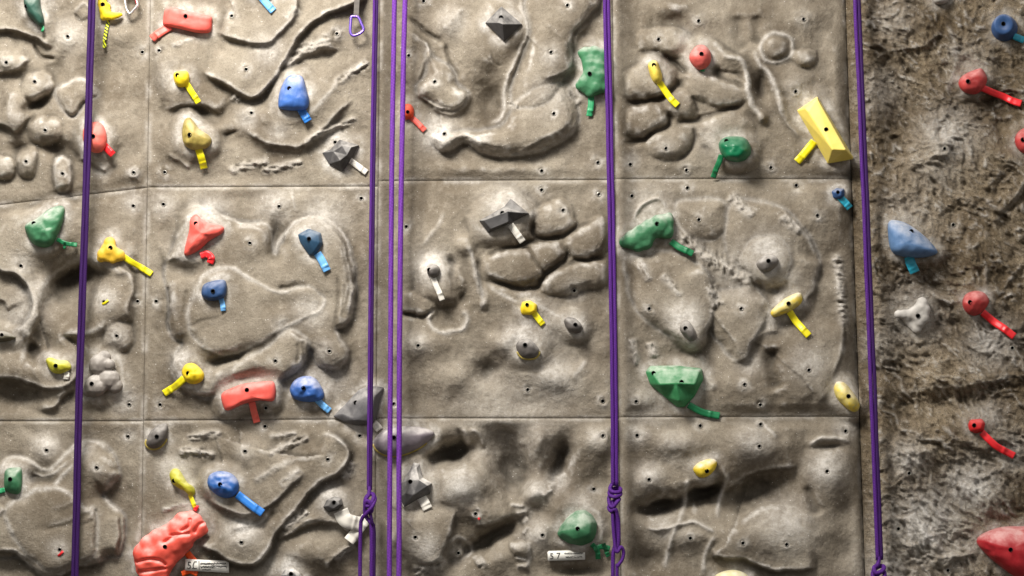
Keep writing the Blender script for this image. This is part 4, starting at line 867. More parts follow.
TAPE = {
 'tape_green': plain('green_tape', (52, 160, 104), .45, 0, .3), 'tape_green_dark': plain('dark_green_tape', (30, 124, 76), .45, 0, .3), 'tape_yellow': plain('yellow_tape', (244, 228, 30), .4, 0, .15),
 'tape_white': plain('white_tape', (228, 222, 210), .6, 0, .15), 'tape_red': plain('red_tape', (232, 38, 44), .4, 0, .2), 'tape_coral': plain('coral_tape', (246, 106, 92), .45, 0, .15), 'tape_orange': plain('orange_tape', (250, 92, 28), .45, 0, .1),
 'tape_blue': plain('blue_tape', (54, 132, 220), .4, 0, .15), 'tape_sky': plain('sky_blue_tape', (112, 178, 236), .4, 0, .15), 'tape_teal': plain('teal_tape', (44, 164, 190), .4, 0, .2),
}
k_ = NT('striped_tape'); tc_ = k_.n('ShaderNodeTexCoord'); wv_ = k_.n('ShaderNodeTexWave', Scale=38.0, bands_direction='DIAGONAL'); k_.l(tc_.outputs['Object'], wv_.inputs[0])
k_.l(k_.ramp(wv_.outputs[0], [(0.55, s2l((206, 214, 40))), (0.62, s2l((40, 40, 20)))]), k_.b.inputs['Base Color']); k_.b.inputs['Roughness'].default_value = .45
TAPE['tape_striped'] = k_.m

from mathutils.bvhtree import BVHTree
from mathutils import geometry

def bake(o, mods):
    for typ, kw in mods:
        m = o.modifiers.new(typ.lower(), typ)
        for a, b in kw.items(): setattr(m, a, b)
    dg = bpy.context.evaluated_depsgraph_get(); dg.update()
    me = bpy.data.meshes.new_from_object(o.evaluated_get(dg))
    me.name = o.name
    old = o.data; o.modifiers.clear(); o.data = me
    bpy.data.meshes.remove(old)

def noise3(v, sc, seed):
    from mathutils import noise
    return noise.noise((v[0] * sc + seed * 3.1, v[1] * sc, v[2] * sc - seed))

def build_dome(hd, root, seed):
    kw = hd['kw']; q = crom(list(hd['out']), True, 1.2); c = hd['c']
    n = 56
    # even resample
    L = np.concatenate([[0], np.cumsum(np.linalg.norm(np.diff(np.vstack([q, q[:1]]), axis=0), axis=1))])
    qq = np.vstack([q, q[:1]]); tt = np.linspace(0, L[-1], n + 1)[:-1]
    q = np.stack([np.interp(tt, L, qq[:, 0]), np.interp(tt, L, qq[:, 1])], 1)
    cen = q.mean(0)
    if kw.get('apex'): ap = np.array(c([kw['apex']])[0])
    elif hd['bolt'] is not None: ap = 0.5 * np.array(hd['bolt']) + 0.5 * cen
    else: ap = cen
    p = kw.get('flat', 2.2); dep = hd['depth']; base = hd['base']; rg = kw.get('rough', 0.45)
    rings = [0.0, .12, .24, .36, .47, .57, .66, .74, .81, .87, .92, .96, .985, 1.0]
    cr = None
    if kw.get('crease'): cr = crom(c(kw['crease']), False, 1.0)
    vs = [P(ap[0], ap[1], base + dep)]; ts = [0]
    for t in rings[1:]:
        for k in range(n):
            x, y = ap + (q[k] - ap) * t
            hh = dep * max(0.0, 1 - t ** p) ** 0.5
            nz = noise3((x / 10, y / 10, 0), 1.3, seed) * rg * 2.2 + noise3((x / 4, y / 4, 0), 1.0, seed + 5) * rg * 0.8
            hh += nz * (1 - t ** 6)
            if cr is not None:
                d = np.sqrt(((cr - np.array([x, y])) ** 2).sum(1).min()); hh -= 3.0 * math.exp(-(d / 1.6) ** 2)
            if t == 1.0: hh = min(-1.5, 0)
            vs.append(P(x, y, base + hh)); ts.append(t)
    fs = [(0, 1 + k, 1 + (k + 1) % n) for k in range(n)]
    for r in range(len(rings) - 2):
        for k in range(n):
            a = 1 + r * n
            fs.append((a + k, a + n + k, a + n + (k + 1) % n, a + (k + 1) % n))
    fs.append(tuple(1 + (len(rings) - 2) * n + k for k in range(n)))
    o = mesh_obj('body', vs, fs, MAT[hd['mat']], root)
    if kw.get('rim'):
        # the lower lip of the hold in its own colour, a separate thin bead
        pts = []
        low = sorted(range(n), key=lambda k: -q[k][1])[: int(n * .46)]
        ks = [k for k in range(n) if k in low]
        while (ks[0] - 1) % n in low: ks = [ks[-1]] + ks[:-1]
        path = [P(*(ap + (q[k] - ap) * .975), base + 2.6) for k in ks]
        tube('rim', path, 1.5 / U, MAT[kw['rim']], root)
    return o

def build_facet(hd, root, seed):
    kw = hd['kw']; c = hd['c']; base = hd['base']
    out = [tuple(p) for p in hd['out']]; top = [(*c([(t[0], t[1])])[0], t[2]) for t in kw['top']]
    n = len(out)
    if kw.get('hullmode'):
        bm = bmesh.new()
        for x, y in out: bm.verts.new(P(x, y, base - 1.5)); bm.verts.new(P(x, y, base + 2.0))
        for x, y, h in top: bm.verts.new(P(x, y, base + h))
        bm.verts.ensure_lookup_table()
        r = bmesh.ops.convex_hull(bm, input=bm.verts)
        bmesh.ops.delete(bm, geom=[v for v in bm.verts if not v.link_faces], context='VERTS')
        bmesh.ops.dissolve_limit(bm, angle_limit=math.radians(4), verts=bm.verts, edges=bm.edges)
        vs = [v.co.copy() for v in bm.verts]; bm.verts.index_update(); fs = [[v.index for v in f.verts] for f in bm.faces]; bm.free()
    else:
        pts2 = [Vector(p) for p in out] + [Vector((t[0], t[1])) for t in top]
        r = geometry.delaunay_2d_cdt(pts2, [(i, (i + 1) % n) for i in range(n)], [], 1, 1e-5)
        rv, rf, orig = r[0], r[2], r[3]
        hh = []
        for v, og in zip(rv, orig):
            k = og[0] if og else 0
            hh.append(2.5 if k < n else top[k - n][2])
        vs = [P(v.x, v.y, base + h) for v, h in zip(rv, hh)]
        fs = [list(f) for f in rf]
        m0 = len(vs)
        oi = {}
        for i, og in enumerate(orig):
            for k in og:
                if k < n: oi[k] = i
        for k in range(n): vs.append(P(out[k][0], out[k][1], base - 1.5))
        for k in range(n):
            k2 = (k + 1) % n
            fs.append([oi[k], oi[k2], m0 + k2, m0 + k])
        fs.append([m0 + k for k in range(n)])
    o = mesh_obj('body', vs, fs, MAT[hd['mat']], root, smooth=False)
    b = kw.get('bevel', 0.8) / U
    bake(o, [('BEVEL', dict(width=b, segments=3, limit_method='ANGLE', angle_limit=math.radians(14)))])
    for p in o.data.polygons: p.use_smooth = b > 0.0045
    return o

def build_blob(hd, root, seed):
    kw = hd['kw']; c = hd['c']; s = hd['s']; base = hd['base']
    bm = bmesh.new()
    bl = list(kw['blobs']); ex = []
    for i in range(0 if kw.get('nomid') else len(bl)):
        for j in range(i):
            a, b = bl[i], bl[j]
            if math.hypot(a[0] - b[0], a[1] - b[1]) < 1.15 * (a[3] + b[3]):
                ex.append(tuple(.5 * (u + v) - (0.04 * (a[3] + b[3]) if q == 3 else 0) for q, (u, v) in enumerate(zip(a, b))))
    for (x, y, h, r) in bl + ex:
        (px, py), = c([(x, y)]); rr = r / s * (1.45 if hd['mat'] == 'grey_pale' else kw.get('grow', 1.06))
        h = min(h, hd['depth'])
        g = bmesh.ops.create_icosphere(bm, subdivisions=2, radius=rr / U)
        ctr = P(px, py, base + h * 0.62)
        for v in g['verts']:
            v.co.y *= 0.95
            v.co = v.co + ctr
            v.co = v.co + Vector((0, 0, 0))
    off = Vector(root.location)
    for v in bm.verts: v.co = v.co - off
    me = bpy.data.meshes.new('body'); bm.to_mesh(me); bm.free()
    me.materials.append(MAT[hd['mat']])
    o = bpy.data.objects.new('body', me); COL.objects.link(o); o.parent = root
    vx = 0.0042 if hd['mat'] == 'coral_big' else 0.003
    bake(o, [('REMESH', dict(mode='VOXEL', voxel_size=vx)), ('SMOOTH', dict(factor=0.5, iterations=kw.get('sm', 16)))])
    me = o.data
    if not me.materials: me.materials.append(MAT[hd['mat']])
    else: me.materials[0] = MAT[hd['mat']]
    ylim = -(base - 1.0) / U - off.y
    fl = [crom(c(f), False, .8) for f in kw.get('folds', [])]
    for v in me.vertices:
        w = v.co
        if fl:
            wx_ = v.co + off
            rel = wx_ - CAM; dep_ = rel.y * cp + rel.z * sp; px_ = 512 + rel.x / dep_ * FPX; py_ = 288 - (rel.z * cp - rel.y * sp) / dep_ * FPX
            dmin = min(np.sqrt(((f - np.array([px_, py_])) ** 2).sum(1).min()) for f in fl)
            v.co.y += 3.2 / U * math.exp(-(dmin / 1.7) ** 2)
        k = noise3((w.x * 40, w.y * 40, w.z * 40), 1.0, seed) * 0.0013
        v.co.y -= k
        if v.co.y > ylim: v.co.y = ylim
    for p in me.polygons: p.use_smooth = True
    return o

def build_lathe(hd, root, seed):
    c0 = hd['out'].mean(0); base = hd['base']; rr = 0.5 * (hd['out'].max(0) - hd['out'].min(0)).mean(); d = hd['depth']
    prof = [(rr, -1.5), (rr * 1.0, 1), (rr * .97, 3), (rr * .8, d - 2.5), (rr * .72, d - .6), (rr * .6, d), (rr * .35, d - .6), (rr * .2, d - 1.6), (0.4, d - 1.8)]
    vs, fs = lathe(c0, [(r, base + h) for r, h in prof], 40)
    # lean the front face up and to the left, as seen from below
    n = 40
    for i, (r, h) in enumerate(prof):
        for k in range(n):
            a = 2 * math.pi * k / n
            vs[i * n + k] = P(c0[0] + r * math.cos(a) - h * .05, c0[1] + r * math.sin(a) - max(h, 0) * .25, base + h)
    return mesh_obj('body', vs, fs, MAT[hd['mat']], root)

def tube(name, path, r, mat, parent=None, n=10, closed=False, origin=None, cap=True, twist=0.0):
    path = [Vector(p) for p in path]; m = len(path)
    vs = []; uvs = []; ln = 0.0
    t0 = None; up = Vector((0, -1, 0))
    for i, p in enumerate(path):
        a = path[(i - 1) % m] if (closed or i > 0) else p
        b = path[(i + 1) % m] if (closed or i < m - 1) else p
        t = (b - a).normalized()
        if t0 is not None:
            q = t0.rotation_difference(t); up = q @ up
        up = (up - t * up.dot(t)).normalized(); t0 = t
        sd = t.cross(up)
        rr = r[i] if isinstance(r, (list, tuple)) else r
        if i: ln += (p - path[i - 1]).length
        for k in range(n):
            an = 2 * math.pi * k / n
            vs.append(p + up * (math.cos(an) * rr) + sd * (math.sin(an) * rr))
        uvs.append(ln)
    fs = []; fuv = []
    R0 = r[0] if isinstance(r, (list, tuple)) else r
    cnt = m if closed else m - 1
    for i in range(cnt):
        j = (i + 1) % m
        for k in range(n):
            k2 = (k + 1) % n
            fs.append((i * n + k, i * n + k2, j * n + k2, j * n + k))
            u0 = uvs[i] / (2 * math.pi * R0); u1 = (uvs[j] if j else ln + (path[0] - path[-1]).length) / (2 * math.pi * R0)
            fuv += [(u0, k / n), (u0, (k + 1) / n), (u1, (k + 1) / n), (u1, k / n)]
    if cap and not closed:
        fs.append(tuple(range(n))); fuv += [(0, 0)] * n
        fs.append(tuple((m - 1) * n + k for k in range(n))); fuv += [(0, 0)] * n
    o = mesh_obj(name, vs, fs, mat, parent, origin=origin, fix=False)
    uv = o.data.uv_layers.new(name='UVMap')
    for l, c in zip(uv.data, fuv): l.uv = c
    return o

def vcrom(pts, step):
    pts = [Vector(p) for p in pts]; out = []
    for i in range(len(pts) - 1):
        p1, p2 = pts[i], pts[i + 1]
        p0 = pts[i - 1] if i else 2 * p1 - p2
        p3 = pts[i + 2] if i + 2 < len(pts) else 2 * p2 - p1
        m = max(2, int((p2 - p1).length / step))
        for j in range(m):
            t = j / m
            out.append(0.5 * ((2 * p1) + (p2 - p0) * t + (2 * p0 - 5 * p1 + 4 * p2 - p3) * t * t + (3 * p1 - p0 - 3 * p2 + p3) * t ** 3))
    out.append(pts[-1]); return out

def ribbon(name, pts, w, mat, root, h0, lift=1.4, kink=True, thick=0.35):
    q = crom(pts, False, 1.0); m = len(q)
    top = []; 
    d = np.gradient(q, axis=0); d /= np.linalg.norm(d, axis=1)[:, None] + 1e-9
    gr = [max(hs(q[i][0] - d[i][1] * w * .5 * sg, q[i][1] + d[i][0] * w * .5 * sg) for sg in (-1, -.4, 0, .4, 1)) for i in range(m)]
    gm = [max(gr[max(0, i - 4):i + 5]) for i in range(m)]
    gs = [sum(gm[max(0, i - 5):i + 6]) / len(gm[max(0, i - 5):i + 6]) for i in range(m)]
    for i in range(m):
        t = i / (m - 1); nx, ny = -d[i][1], d[i][0]
        row = []
        for sgn in (-1, -.33, .33, 1):
            ww = w * .5
            x = q[i][0] + nx * ww * sgn; y = q[i][1] + ny * ww * sgn
            g = gs[i] + lift + 0.9 * math.sin(math.pi * t) + (0.5 * sgn if t > .75 else -.3 * sgn)
            h = g * min(1, t * 5) + h0 * (1 - min(1, t * 5)); h = max(h, g)
            if kink: h += 1.3 * math.exp(-((t - .72) / .05) ** 2)
            h += 0.6 * t * t
            row.append((x, y, h))
        top.append(row)
    vs = []; 
    for dz in (0, -thick):
        for row in top:
            for (x, y, h) in row: vs.append(P(x, y, h + dz))
    fs = []; N = m * 4
    for i in range(m - 1):
        for k in range(3):
            a = i * 4 + k
            fs.append((a, a + 1, a + 5, a + 4)); fs.append((N + a, N + a + 4, N + a + 5, N + a + 1))
        for k in (0, 3):
            a = i * 4 + k; fs.append((a, a + 4, N + a + 4, N + a))
    for i in (0, m - 1):
        for k in range(3):
            a = i * 4 + k; fs.append((a, a + 1, N + a + 1, N + a))
    return mesh_obj(name, vs, fs, mat, root)

for si, hd in enumerate(HOLDS):
    cen = hd['bolt'] if hd['bolt'] is not None else tuple(hd['out'].mean(0))
    root = empty('climbing_hold', P(cen[0], cen[1], hd['base']), hd['label'], hd['cat'], hd['group'])
    o = {'dome': build_dome, 'facet': build_facet, 'blob': build_blob, 'lathe': build_lathe}[hd['kind']](hd, root, si + 1)
    off = Vector(root.location)
    bvh = BVHTree.FromPolygons([v.co + off for v in o.data.vertices], [tuple(p.vertices) for p in o.data.polygons])
    bl = [hd['bolt']] if hd['bolt'] is not None else []
    if hd['kw'].get('bolt2'): bl.append(hd['c']([hd['kw']['bolt2']])[0])
    for b in bl:
        w = P(b[0], b[1], 80); dr = (w - CAM).normalized()
        hit = bvh.ray_cast(w, dr)
        h = (-hit[0].y * U) if hit[0] is not None else hd['base'] + hd['depth']
        rb = 1.8 if hd['depth'] > 9 else 1.5
        vs, fs = lathe(b, [(rb * 1.25, h - 2.5), (rb * 1.25, h + .45), (rb * .98, h + .75), (rb * .9, h + .3)], 14)
        fs = fs[:-2]; nb = len(fs)
        vs2, fs2 = lathe(b, [(rb * .95, h - 1.0), (rb * .95, h + .32)], 14)
        k0 = len(vs); vs += vs2; fs += [tuple(i + k0 for i in f) for f in fs2]
        bo = mesh_obj('bolt', vs, fs, M_BOLT, root); bo.data.materials.append(M_BLACK)
        for i, p in enumerate(bo.data.polygons):
            if i >= nb: p.material_index = 1
    for (tm, pts, tw) in (hd['tape'] or []):
        t_o = ribbon('marking_tape', pts, tw * (0.86 if tw < 10 else 1), TAPE[tm], root, hd['base'] + min(4, hd['depth'] * .3))

# ------------------------------------------------------------------ ropes
M_ROPE = rope_material('purple_rope', (88, 40, 128), (56, 20, 90))
M_ROPE_D = rope_material('dark_purple_rope', (58, 24, 86), (34, 12, 58))
M_ROPE_L = rope_material('bright_purple_rope', (116, 60, 160), (78, 34, 116))
GRP = 'purple climbing ropes hanging down the wall'
def strand(root, pts, r, mat, h, seed, name='strand', wob=.35):
    q = crom(pts, False, 5.0); path = []
    for x, y in q:
        path.append(P(x + wob * noise3((y / 60, seed, 0), 1, seed), y, h + wob * noise3((y / 50, 9, seed), 1, seed)))
    return tube(name, path, r / U, mat, root, n=12)
def coil(root, pts, r, mat, name='knot'):
    path = vcrom([P(x, y, h) for x, y, h in pts], .004)
    return tube(name, path, r / U, mat, root, n=12)

root = empty('climbing_rope', P(82, 300, 30), 'dark purple doubled rope hanging near the left edge, leftmost of the ropes', 'rope', GRP)
A = [(95.2, -110), (92, 0), (86.2, 190), (79.8, 376), (75, 576), (72.5, 690)]
strand(root, [(x - 1.9, y) for x, y in A], 1.95, M_ROPE_D, 30, 1); strand(root, [(x + 1.75, y) for x, y in A], 1.9, M_ROPE_D, 31, 2)

root = empty('climbing_rope', P(372, 300, 28), 'thin dark purple rope left of centre with a knot near its bottom', 'rope', GRP)
A = [(377, -110), (375.6, 0), (372.4, 190), (370.4, 376), (369.5, 490)]
strand(root, [(x - 1.3, y) for x, y in A], 1.5, M_ROPE, 28, 3); strand(root, [(x + 1.4, y) for x, y in A], 1.4, M_ROPE_D, 28, 4)
coil(root, [(369.5, 486, 28), (369, 494, 30), (366, 499, 33), (366, 505, 34), (369, 506, 35), (373, 500, 34), (373.5, 495, 31), (370, 494, 27), (366, 498, 25), (365, 506, 26), (367, 512, 29), (371, 512, 33), (371.5, 507, 35), (368, 501, 36), (365.5, 504, 34), (365, 512, 31), (367, 518, 30), (370, 522, 30), (371.5, 530, 29), (371.5, 576, 28), (371, 690, 28)], 2.0, M_ROPE)
coil(root, [(373, 494, 29), (375, 499, 32), (372, 507, 36), (366, 514, 34), (362, 519, 31), (360.5, 530, 29), (360, 576, 28), (359.5, 690, 28)], 1.9, M_ROPE)
coil(root, [(370, 512, 33), (372, 522, 32), (374.2, 532, 29), (374, 576, 27), (373.5, 690, 27)], 1.6, M_ROPE_D, 'strand')

root = empty('climbing_rope', P(396, 300, 34), 'pair of bright purple parallel ropes just right of the thin knotted one', 'rope', GRP)
strand(root, [(397, -110), (394.5, 0), (391.6, 190), (390.4, 376), (389.3, 576), (389, 690)], 2.45, M_ROPE_L, 34, 5)
strand(root, [(408, -110), (405, 0), (401.2, 190), (399.4, 376), (399, 576), (399, 690)], 2.55, M_ROPE_L, 36, 6)

root = empty('climbing_rope', P(612, 300, 30), 'purple doubled rope right of centre, knotted with coils and a small loop low down', 'rope', GRP)
A = [(603.5, -110), (606.6, 0), (611, 190), (614, 376), (615, 486)]
strand(root, [(x - 1.9, y) for x, y in A], 1.95, M_ROPE, 30, 7); strand(root, [(x + 1.8, y) for x, y in A], 1.8, M_ROPE, 30, 8)
coil(root, [(612, 484, 30), (610, 489, 32), (613, 492, 36), (619, 492, 35), (620.5, 489, 30), (616, 488, 26), (610, 491, 28), (610, 495, 33), (615, 497, 37), (620, 495, 34), (620, 492, 29), (615, 492, 26), (609.5, 496, 28), (609.5, 504, 33), (613, 507, 36), (617, 502, 37), (619, 499, 33), (614, 501, 28), (609, 507, 30), (611, 511, 34), (615, 509, 36), (617, 514, 34), (618.5, 525, 32), (618.5, 540, 31), (617, 549, 31)], 1.95, M_ROPE)
coil(root, [(613, 500, 31), (612.5, 512, 33), (613.5, 530, 33), (615, 545, 33), (617, 552, 34), (621, 547, 33), (623.5, 552, 31), (622, 560, 31), (618, 566, 31), (617, 576, 30), (617, 690, 30)], 1.7, M_ROPE, 'loop')
strand(root, [(613.5, 505), (615.5, 520), (616, 540), (613.5, 552), (613, 576), (613, 690)], 1.9, M_ROPE, 30, 9)

root = empty('climbing_rope', P(868, 300, 36), 'purple doubled rope in front of the joint between panels and rough rock', 'rope', GRP)
A = [(852.5, -110), (857, 0), (865, 190), (872.4, 376), (879.6, 560)]
strand(root, [(x - 1.9, y) for x, y in A], 2.0, M_ROPE, 36, 10); strand(root, [(x + 1.9, y) for x, y in A], 1.9, M_ROPE_D, 36, 11)
coil(root, [(879, 556, 36), (878, 564, 37), (874, 568, 40), (876, 573, 42), (882, 571, 41), (884, 567, 37), (880, 566, 33), (874, 570, 34), (873, 577, 38), (878, 580, 42), (884, 577, 40), (884, 572, 35), (879, 573, 32), (875, 580, 34), (877, 590, 36), (880, 610, 36), (882, 690, 36)], 2.1, M_ROPE)

for (x, h) in ((95, 30), (377, 28), (402, 35), (603.5, 30), (852.5, 36)):
    rt = [o for o in COL.objects if o.name.startswith('climbing_rope') and o.parent is None]
    rt = min(rt, key=lambda o: abs(o.location.x - P(x, 300, 30).x))
    y = -100; g = hs(x, y)
    tube('anchor', [P(x, y - 4, g - 2), P(x, y - 3, g + 6), P(x, y, h - 3), P(x, y, h + 5)], [3 / U] * 4, M_STEEL, rt)
    tube('anchor_bar', [P(x - 8, y, h), P(x + 8, y, h)], 2.4 / U, M_STEEL, rt)
# ------------------------------------------------------------------ quickdraws
M_PURPLE_METAL = plain('purple_anodised_metal', (140, 110, 220), .3, .75, .1)
M_ALU = plain('polished_aluminium', (226, 222, 220), .25, .85, .05)
M_GATE = plain('wire_gate', (190, 184, 190), .3, .9)
M_REDP = plain('red_anodised_metal', (190, 40, 50), .35, .6)
k_ = NT('grey_webbing'); tc_ = k_.n('ShaderNodeTexCoord'); wv_ = k_.n('ShaderNodeTexWave', Scale=60.0, bands_direction='Z'); k_.l(tc_.outputs['Object'], wv_.inputs[0])
k_.l(k_.ramp(wv_.outputs[0], [(0.3, s2l((44, 42, 42))), (0.75, s2l((128, 120, 112)))]), k_.b.inputs['Base Color']); k_.b.inputs['Roughness'].default_value = .8
M_WEB = k_.m
def closed_tube(name, pts, r, mat, root):
    q = crom(pts, True, 0.8)
    return tube(name, [P(x, y, h) for (x, y), h in zip(q, [HQ] * len(q))], r / U, mat, root, n=10, closed=True)
def quickdraw(label, z, loop, gate, strap, sw, hq, mat, gmat, hang):
    global HQ
    HQ = hq
    c = ZC(*z); cen = c([loop[0]])[0]
    root = empty('quickdraw', P(cen[0], cen[1], hq), label, 'quickdraw', 'quickdraws hanging from the top edge')
    closed_tube('carabiner', c(loop), 1.5, mat, root)
    tube('gate', [P(x, y, hq + .4) for x, y in crom(c(gate), False, 1)], .95 / U, gmat, root)
    st = c(strap); vs = []; fs = []
    for (x, y) in crom(st, False, 2):
        for dx, dh in ((-sw / 2, .9), (sw / 2, .9), (sw / 2, -.9), (-sw / 2, -.9)): vs.append(P(x + dx, y, hq + dh))
    m = len(vs) // 4
    for i in range(m - 1):
        for k in range(4): fs.append((i * 4 + k, i * 4 + (k + 1) % 4, i * 4 + 4 + (k + 1) % 4, i * 4 + 4 + k))
    fs += [(0, 1, 2, 3), tuple((m - 1) * 4 + k for k in range(4))]
    mesh_obj('webbing', vs, fs, M_WEB, root, smooth=False)
    hx, hy = st[0]
    g = hs(hx, hy - 16)
    closed_tube('carabiner', [(hx - 5, hy - 12), (hx + 4, hy - 12), (hx + 6, hy - 4), (hx, hy + 3), (hx - 6, hy - 4)], 1.25, mat, root)
    tube('hanger', [P(hx, hy - 24, g - 1), P(hx, hy - 22, g + 2), P(hx, hy - 17, g + 5), P(hx, hy - 11, hq + 1), P(hx, hy - 10, hq - 1)], 2.2 / U, M_STEEL, root)
quickdraw('purple carabiner on a grey stitched sling at the top, left of the ropes', (330, 0, 9.6), [(205, 165), (235, 158), (272, 168), (300, 225), (322, 280), (300, 312), (250, 338), (212, 338), (195, 300), (198, 230)], [(276, 172), (300, 222), (320, 278)], [(262, -130), (258, 0), (250, 165)], 5.2, 14, M_PURPLE_METAL, M_GATE, None)
quickdraw('silver carabiner with a red gate at the top edge beside the yellow jug', (90, 0, 9.6), [(335, -60), (340, 40), (358, 105), (385, 130), (420, 95), (455, 50), (440, -10), (420, -70), (375, -90)], [(452, 45), (436, -5), (420, -62)], [(380, -230), (378, -160), (378, -80)], 5.0, 12, M_ALU, M_REDP, None)

# ------------------------------------------------------------------ paper labels and tape scraps
M_PAPER = plain('white_label_paper', (236, 232, 222), .7, 0, .05)
M_INK = plain('black_marker_ink', (30, 28, 30), .7)
def text_mesh(body, ox, oy, size, ang, hfun, root, sx=1.0):
    cu = bpy.data.curves.new('txt', 'FONT'); cu.body = body; cu.size = 1.0; cu.resolution_u = 3
    t = bpy.data.objects.new('txt', cu); COL.objects.link(t)
    dg = bpy.context.evaluated_depsgraph_get(); dg.update()
    me = bpy.data.meshes.new_from_object(t.evaluated_get(dg))
    a = math.radians(ang); vs = []
    for v in me.vertices:
        x = v.co.x * size * sx; y = -v.co.y * size
        vs.append(P(ox + x * math.cos(a) - y * math.sin(a), oy + x * math.sin(a) + y * math.cos(a), hfun))
    fs = [tuple(p.vertices) for p in me.polygons]
    bpy.data.objects.remove(t); bpy.data.meshes.remove(me); bpy.data.curves.remove(cu)
    return vs, fs
def label(z, quad, lab, writing, strokes, hh):
    q = ZC(*z)(quad); cen = np.mean(q, 0)
    root = empty('route_label', P(cen[0], cen[1], hh), lab, 'label', 'paper route labels')
    vs = []; fs = []; n = 12
    for dz in (0, -.5):
        for i in range(n + 1):
            t = i / n; cv = hh + .8 * math.sin(t * 5.0) + dz
            a = (q[0][0] + (q[1][0] - q[0][0]) * t, q[0][1] + (q[1][1] - q[0][1]) * t); b = (q[3][0] + (q[2][0] - q[3][0]) * t, q[3][1] + (q[2][1] - q[3][1]) * t)
            vs += [P(a[0], a[1], cv), P(b[0], b[1], cv)]
    N = 2 * (n + 1)
    for i in range(n):
        a = 2 * i; fs += [(a, a + 2, a + 3, a + 1), (N + a, N + a + 1, N + a + 3, N + a + 2), (a, a + 2, N + a + 2, N + a), (a + 1, a + 3, N + a + 3, N + a + 1)]
    fs += [(0, 1, N + 1, N), (2 * n, 2 * n + 1, N + 2 * n + 1, N + 2 * n)]
    mesh_obj('card', vs, fs, M_PAPER, root)
    V_ = []; F_ = []
    def add(v, f):
        k = len(V_); V_.extend(v); F_.extend([tuple(i + k for i in g) for g in f])
    for body, x, y, size, ang, sx in writing:
        (ox, oy), = ZC(*z)([(x, y)])
        add(*text_mesh(body, ox, oy, size, ang, hh + 1.1, root, sx))
    for st, w in strokes:
        p = ZC(*z)(st)
        for a, b in zip(p[:-1], p[1:]):
            d = np.array(b) - np.array(a); L = np.linalg.norm(d) + 1e-9; nx, ny = -d[1] / L * w / 2, d[0] / L * w / 2
            add([P(a[0] + nx, a[1] + ny, hh + 1.1), P(a[0] - nx, a[1] - ny, hh + 1.1), P(b[0] - nx, b[1] - ny, hh + 1.1), P(b[0] + nx, b[1] + ny, hh + 1.1)], [(0, 1, 2, 3)])
    mesh_obj('handwriting', V_, F_, M_INK, root, smooth=False)
def scrib(x0, x1, y, amp, seed, n=22):
    r = random.Random(seed); pts = []
    for i in range(n):
        t = i / (n - 1)
        pts.append((x0 + (x1 - x0) * t, y + amp * (1 if i % 2 else -1) * r.uniform(.3, 1)))
    return pts
label(Z['Q'], [(456, 446), (786, 462), (788, 552), (454, 534)], 'white paper label with black handwriting beside the huge coral hold', [('5.', 466, 520, 10.5, 3, .95)],
      [([(545, 468), (525, 468), (515, 495), (522, 520), (545, 518)], .8), (scrib(570, 765, 482, 9, 1, 34), .7), (scrib(572, 770, 506, 9, 2, 34), .7), (scrib(585, 650, 527, 6, 3, 12), .6), ([(560, 462), (562, 528)], .7)], hs(206, 566) + 5)
label(Z['G'], [(74, 426), (300, 419), (301, 478), (78, 486)], 'white paper label reading 5 7 under the green triangular hold', [('5', 88, 474, 8.5, -2, 1.0), ('7', 128, 472, 8.5, -2, 1.0)],
      [(scrib(176, 288, 440, 5, 4, 30), .55), (scrib(184, 284, 462, 5, 5, 26), .55)], hs(566, 556) + 3)
def scrap(pts, w, m, lab):
    r0 = empty('tape_scrap', P(pts[0][0], pts[0][1], hs(*pts[0])), lab, 'tape scrap', 'torn scraps of tape')
    ribbon('strip', pts, w, TAPE[m], r0, hs(*pts[0]) + .2, kink=False, lift=0.2)
scrap([(58, 556), (60.5, 554), (63, 551)], 2.4, 'tape_red', 'small torn red tape scrap by a bolt hole, lower left beside the rope')
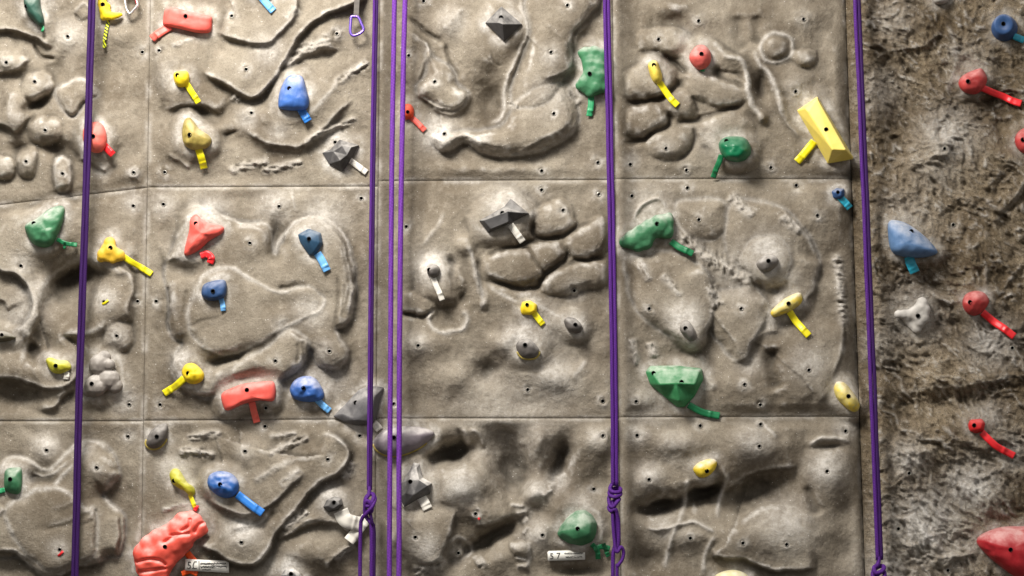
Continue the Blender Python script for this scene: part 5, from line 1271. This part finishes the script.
scrap([(102, 304), (105, 303), (108, 300)], 2.2, 'tape_yellow', 'small torn yellow tape scrap in a bolt hole, below the three-lobed yellow hold')
scrap([(478, 518), (480, 519.5)], 2.2, 'tape_red', 'tiny red tape scrap under a bolt hole, lower centre panel')
# ------------------------------------------------------------------ light and camera
world = bpy.data.worlds.new('gym'); scene.world = world; world.use_nodes = True
wt = world.node_tree; bg = wt.nodes['Background']
tcw = wt.nodes.new('ShaderNodeTexCoord'); sxw = wt.nodes.new('ShaderNodeSeparateXYZ'); wt.links.new(tcw.outputs['Generated'], sxw.inputs[0])
mr = wt.nodes.new('ShaderNodeMapRange'); mr.inputs[1].default_value = -1.0; mr.inputs[2].default_value = 1.0; wt.links.new(sxw.outputs[2], mr.inputs[0])
rw = wt.nodes.new('ShaderNodeValToRGB'); wt.links.new(mr.outputs[0], rw.inputs[0])
e0, e1 = rw.color_ramp.elements; e0.position = 0.30; e0.color = (0.07, 0.062, 0.052, 1); e1.position = 0.80; e1.color = (0.72, 0.71, 0.70, 1)
wt.links.new(rw.outputs[0], bg.inputs[0]); bg.inputs[1].default_value = 1.0
def area(name, loc, target, sx, sy, power, col):
    l = bpy.data.lights.new(name, 'AREA'); l.shape = 'RECTANGLE'; l.size = sx; l.size_y = sy; l.energy = power; l.color = col
    o = bpy.data.objects.new(name, l); COL.objects.link(o); o.location = loc
    d = Vector(target) - Vector(loc); o.rotation_euler = d.to_track_quat('-Z', 'Y').to_euler()
    return o
area('ceiling_lamp', (-1.7, -3.2, 5.5), (-0.5, 0, 2.6), 1.5, 1.2, 440, (1.0, 0.965, 0.91))
cam = bpy.data.cameras.new('camera'); co_ = bpy.data.objects.new('camera', cam); COL.objects.link(co_)
cam.sensor_width = 36.0; cam.lens = FPX / 1024.0 * 36.0; cam.clip_end = 100
co_.location = CAM; co_.rotation_euler = (math.radians(90) + PITCH, 0, 0)
scene.camera = co_
scene.view_settings.view_transform = 'Standard'
try: scene.view_settings.look = 'None'
except Exception: pass
scene.view_settings.exposure = 0.0
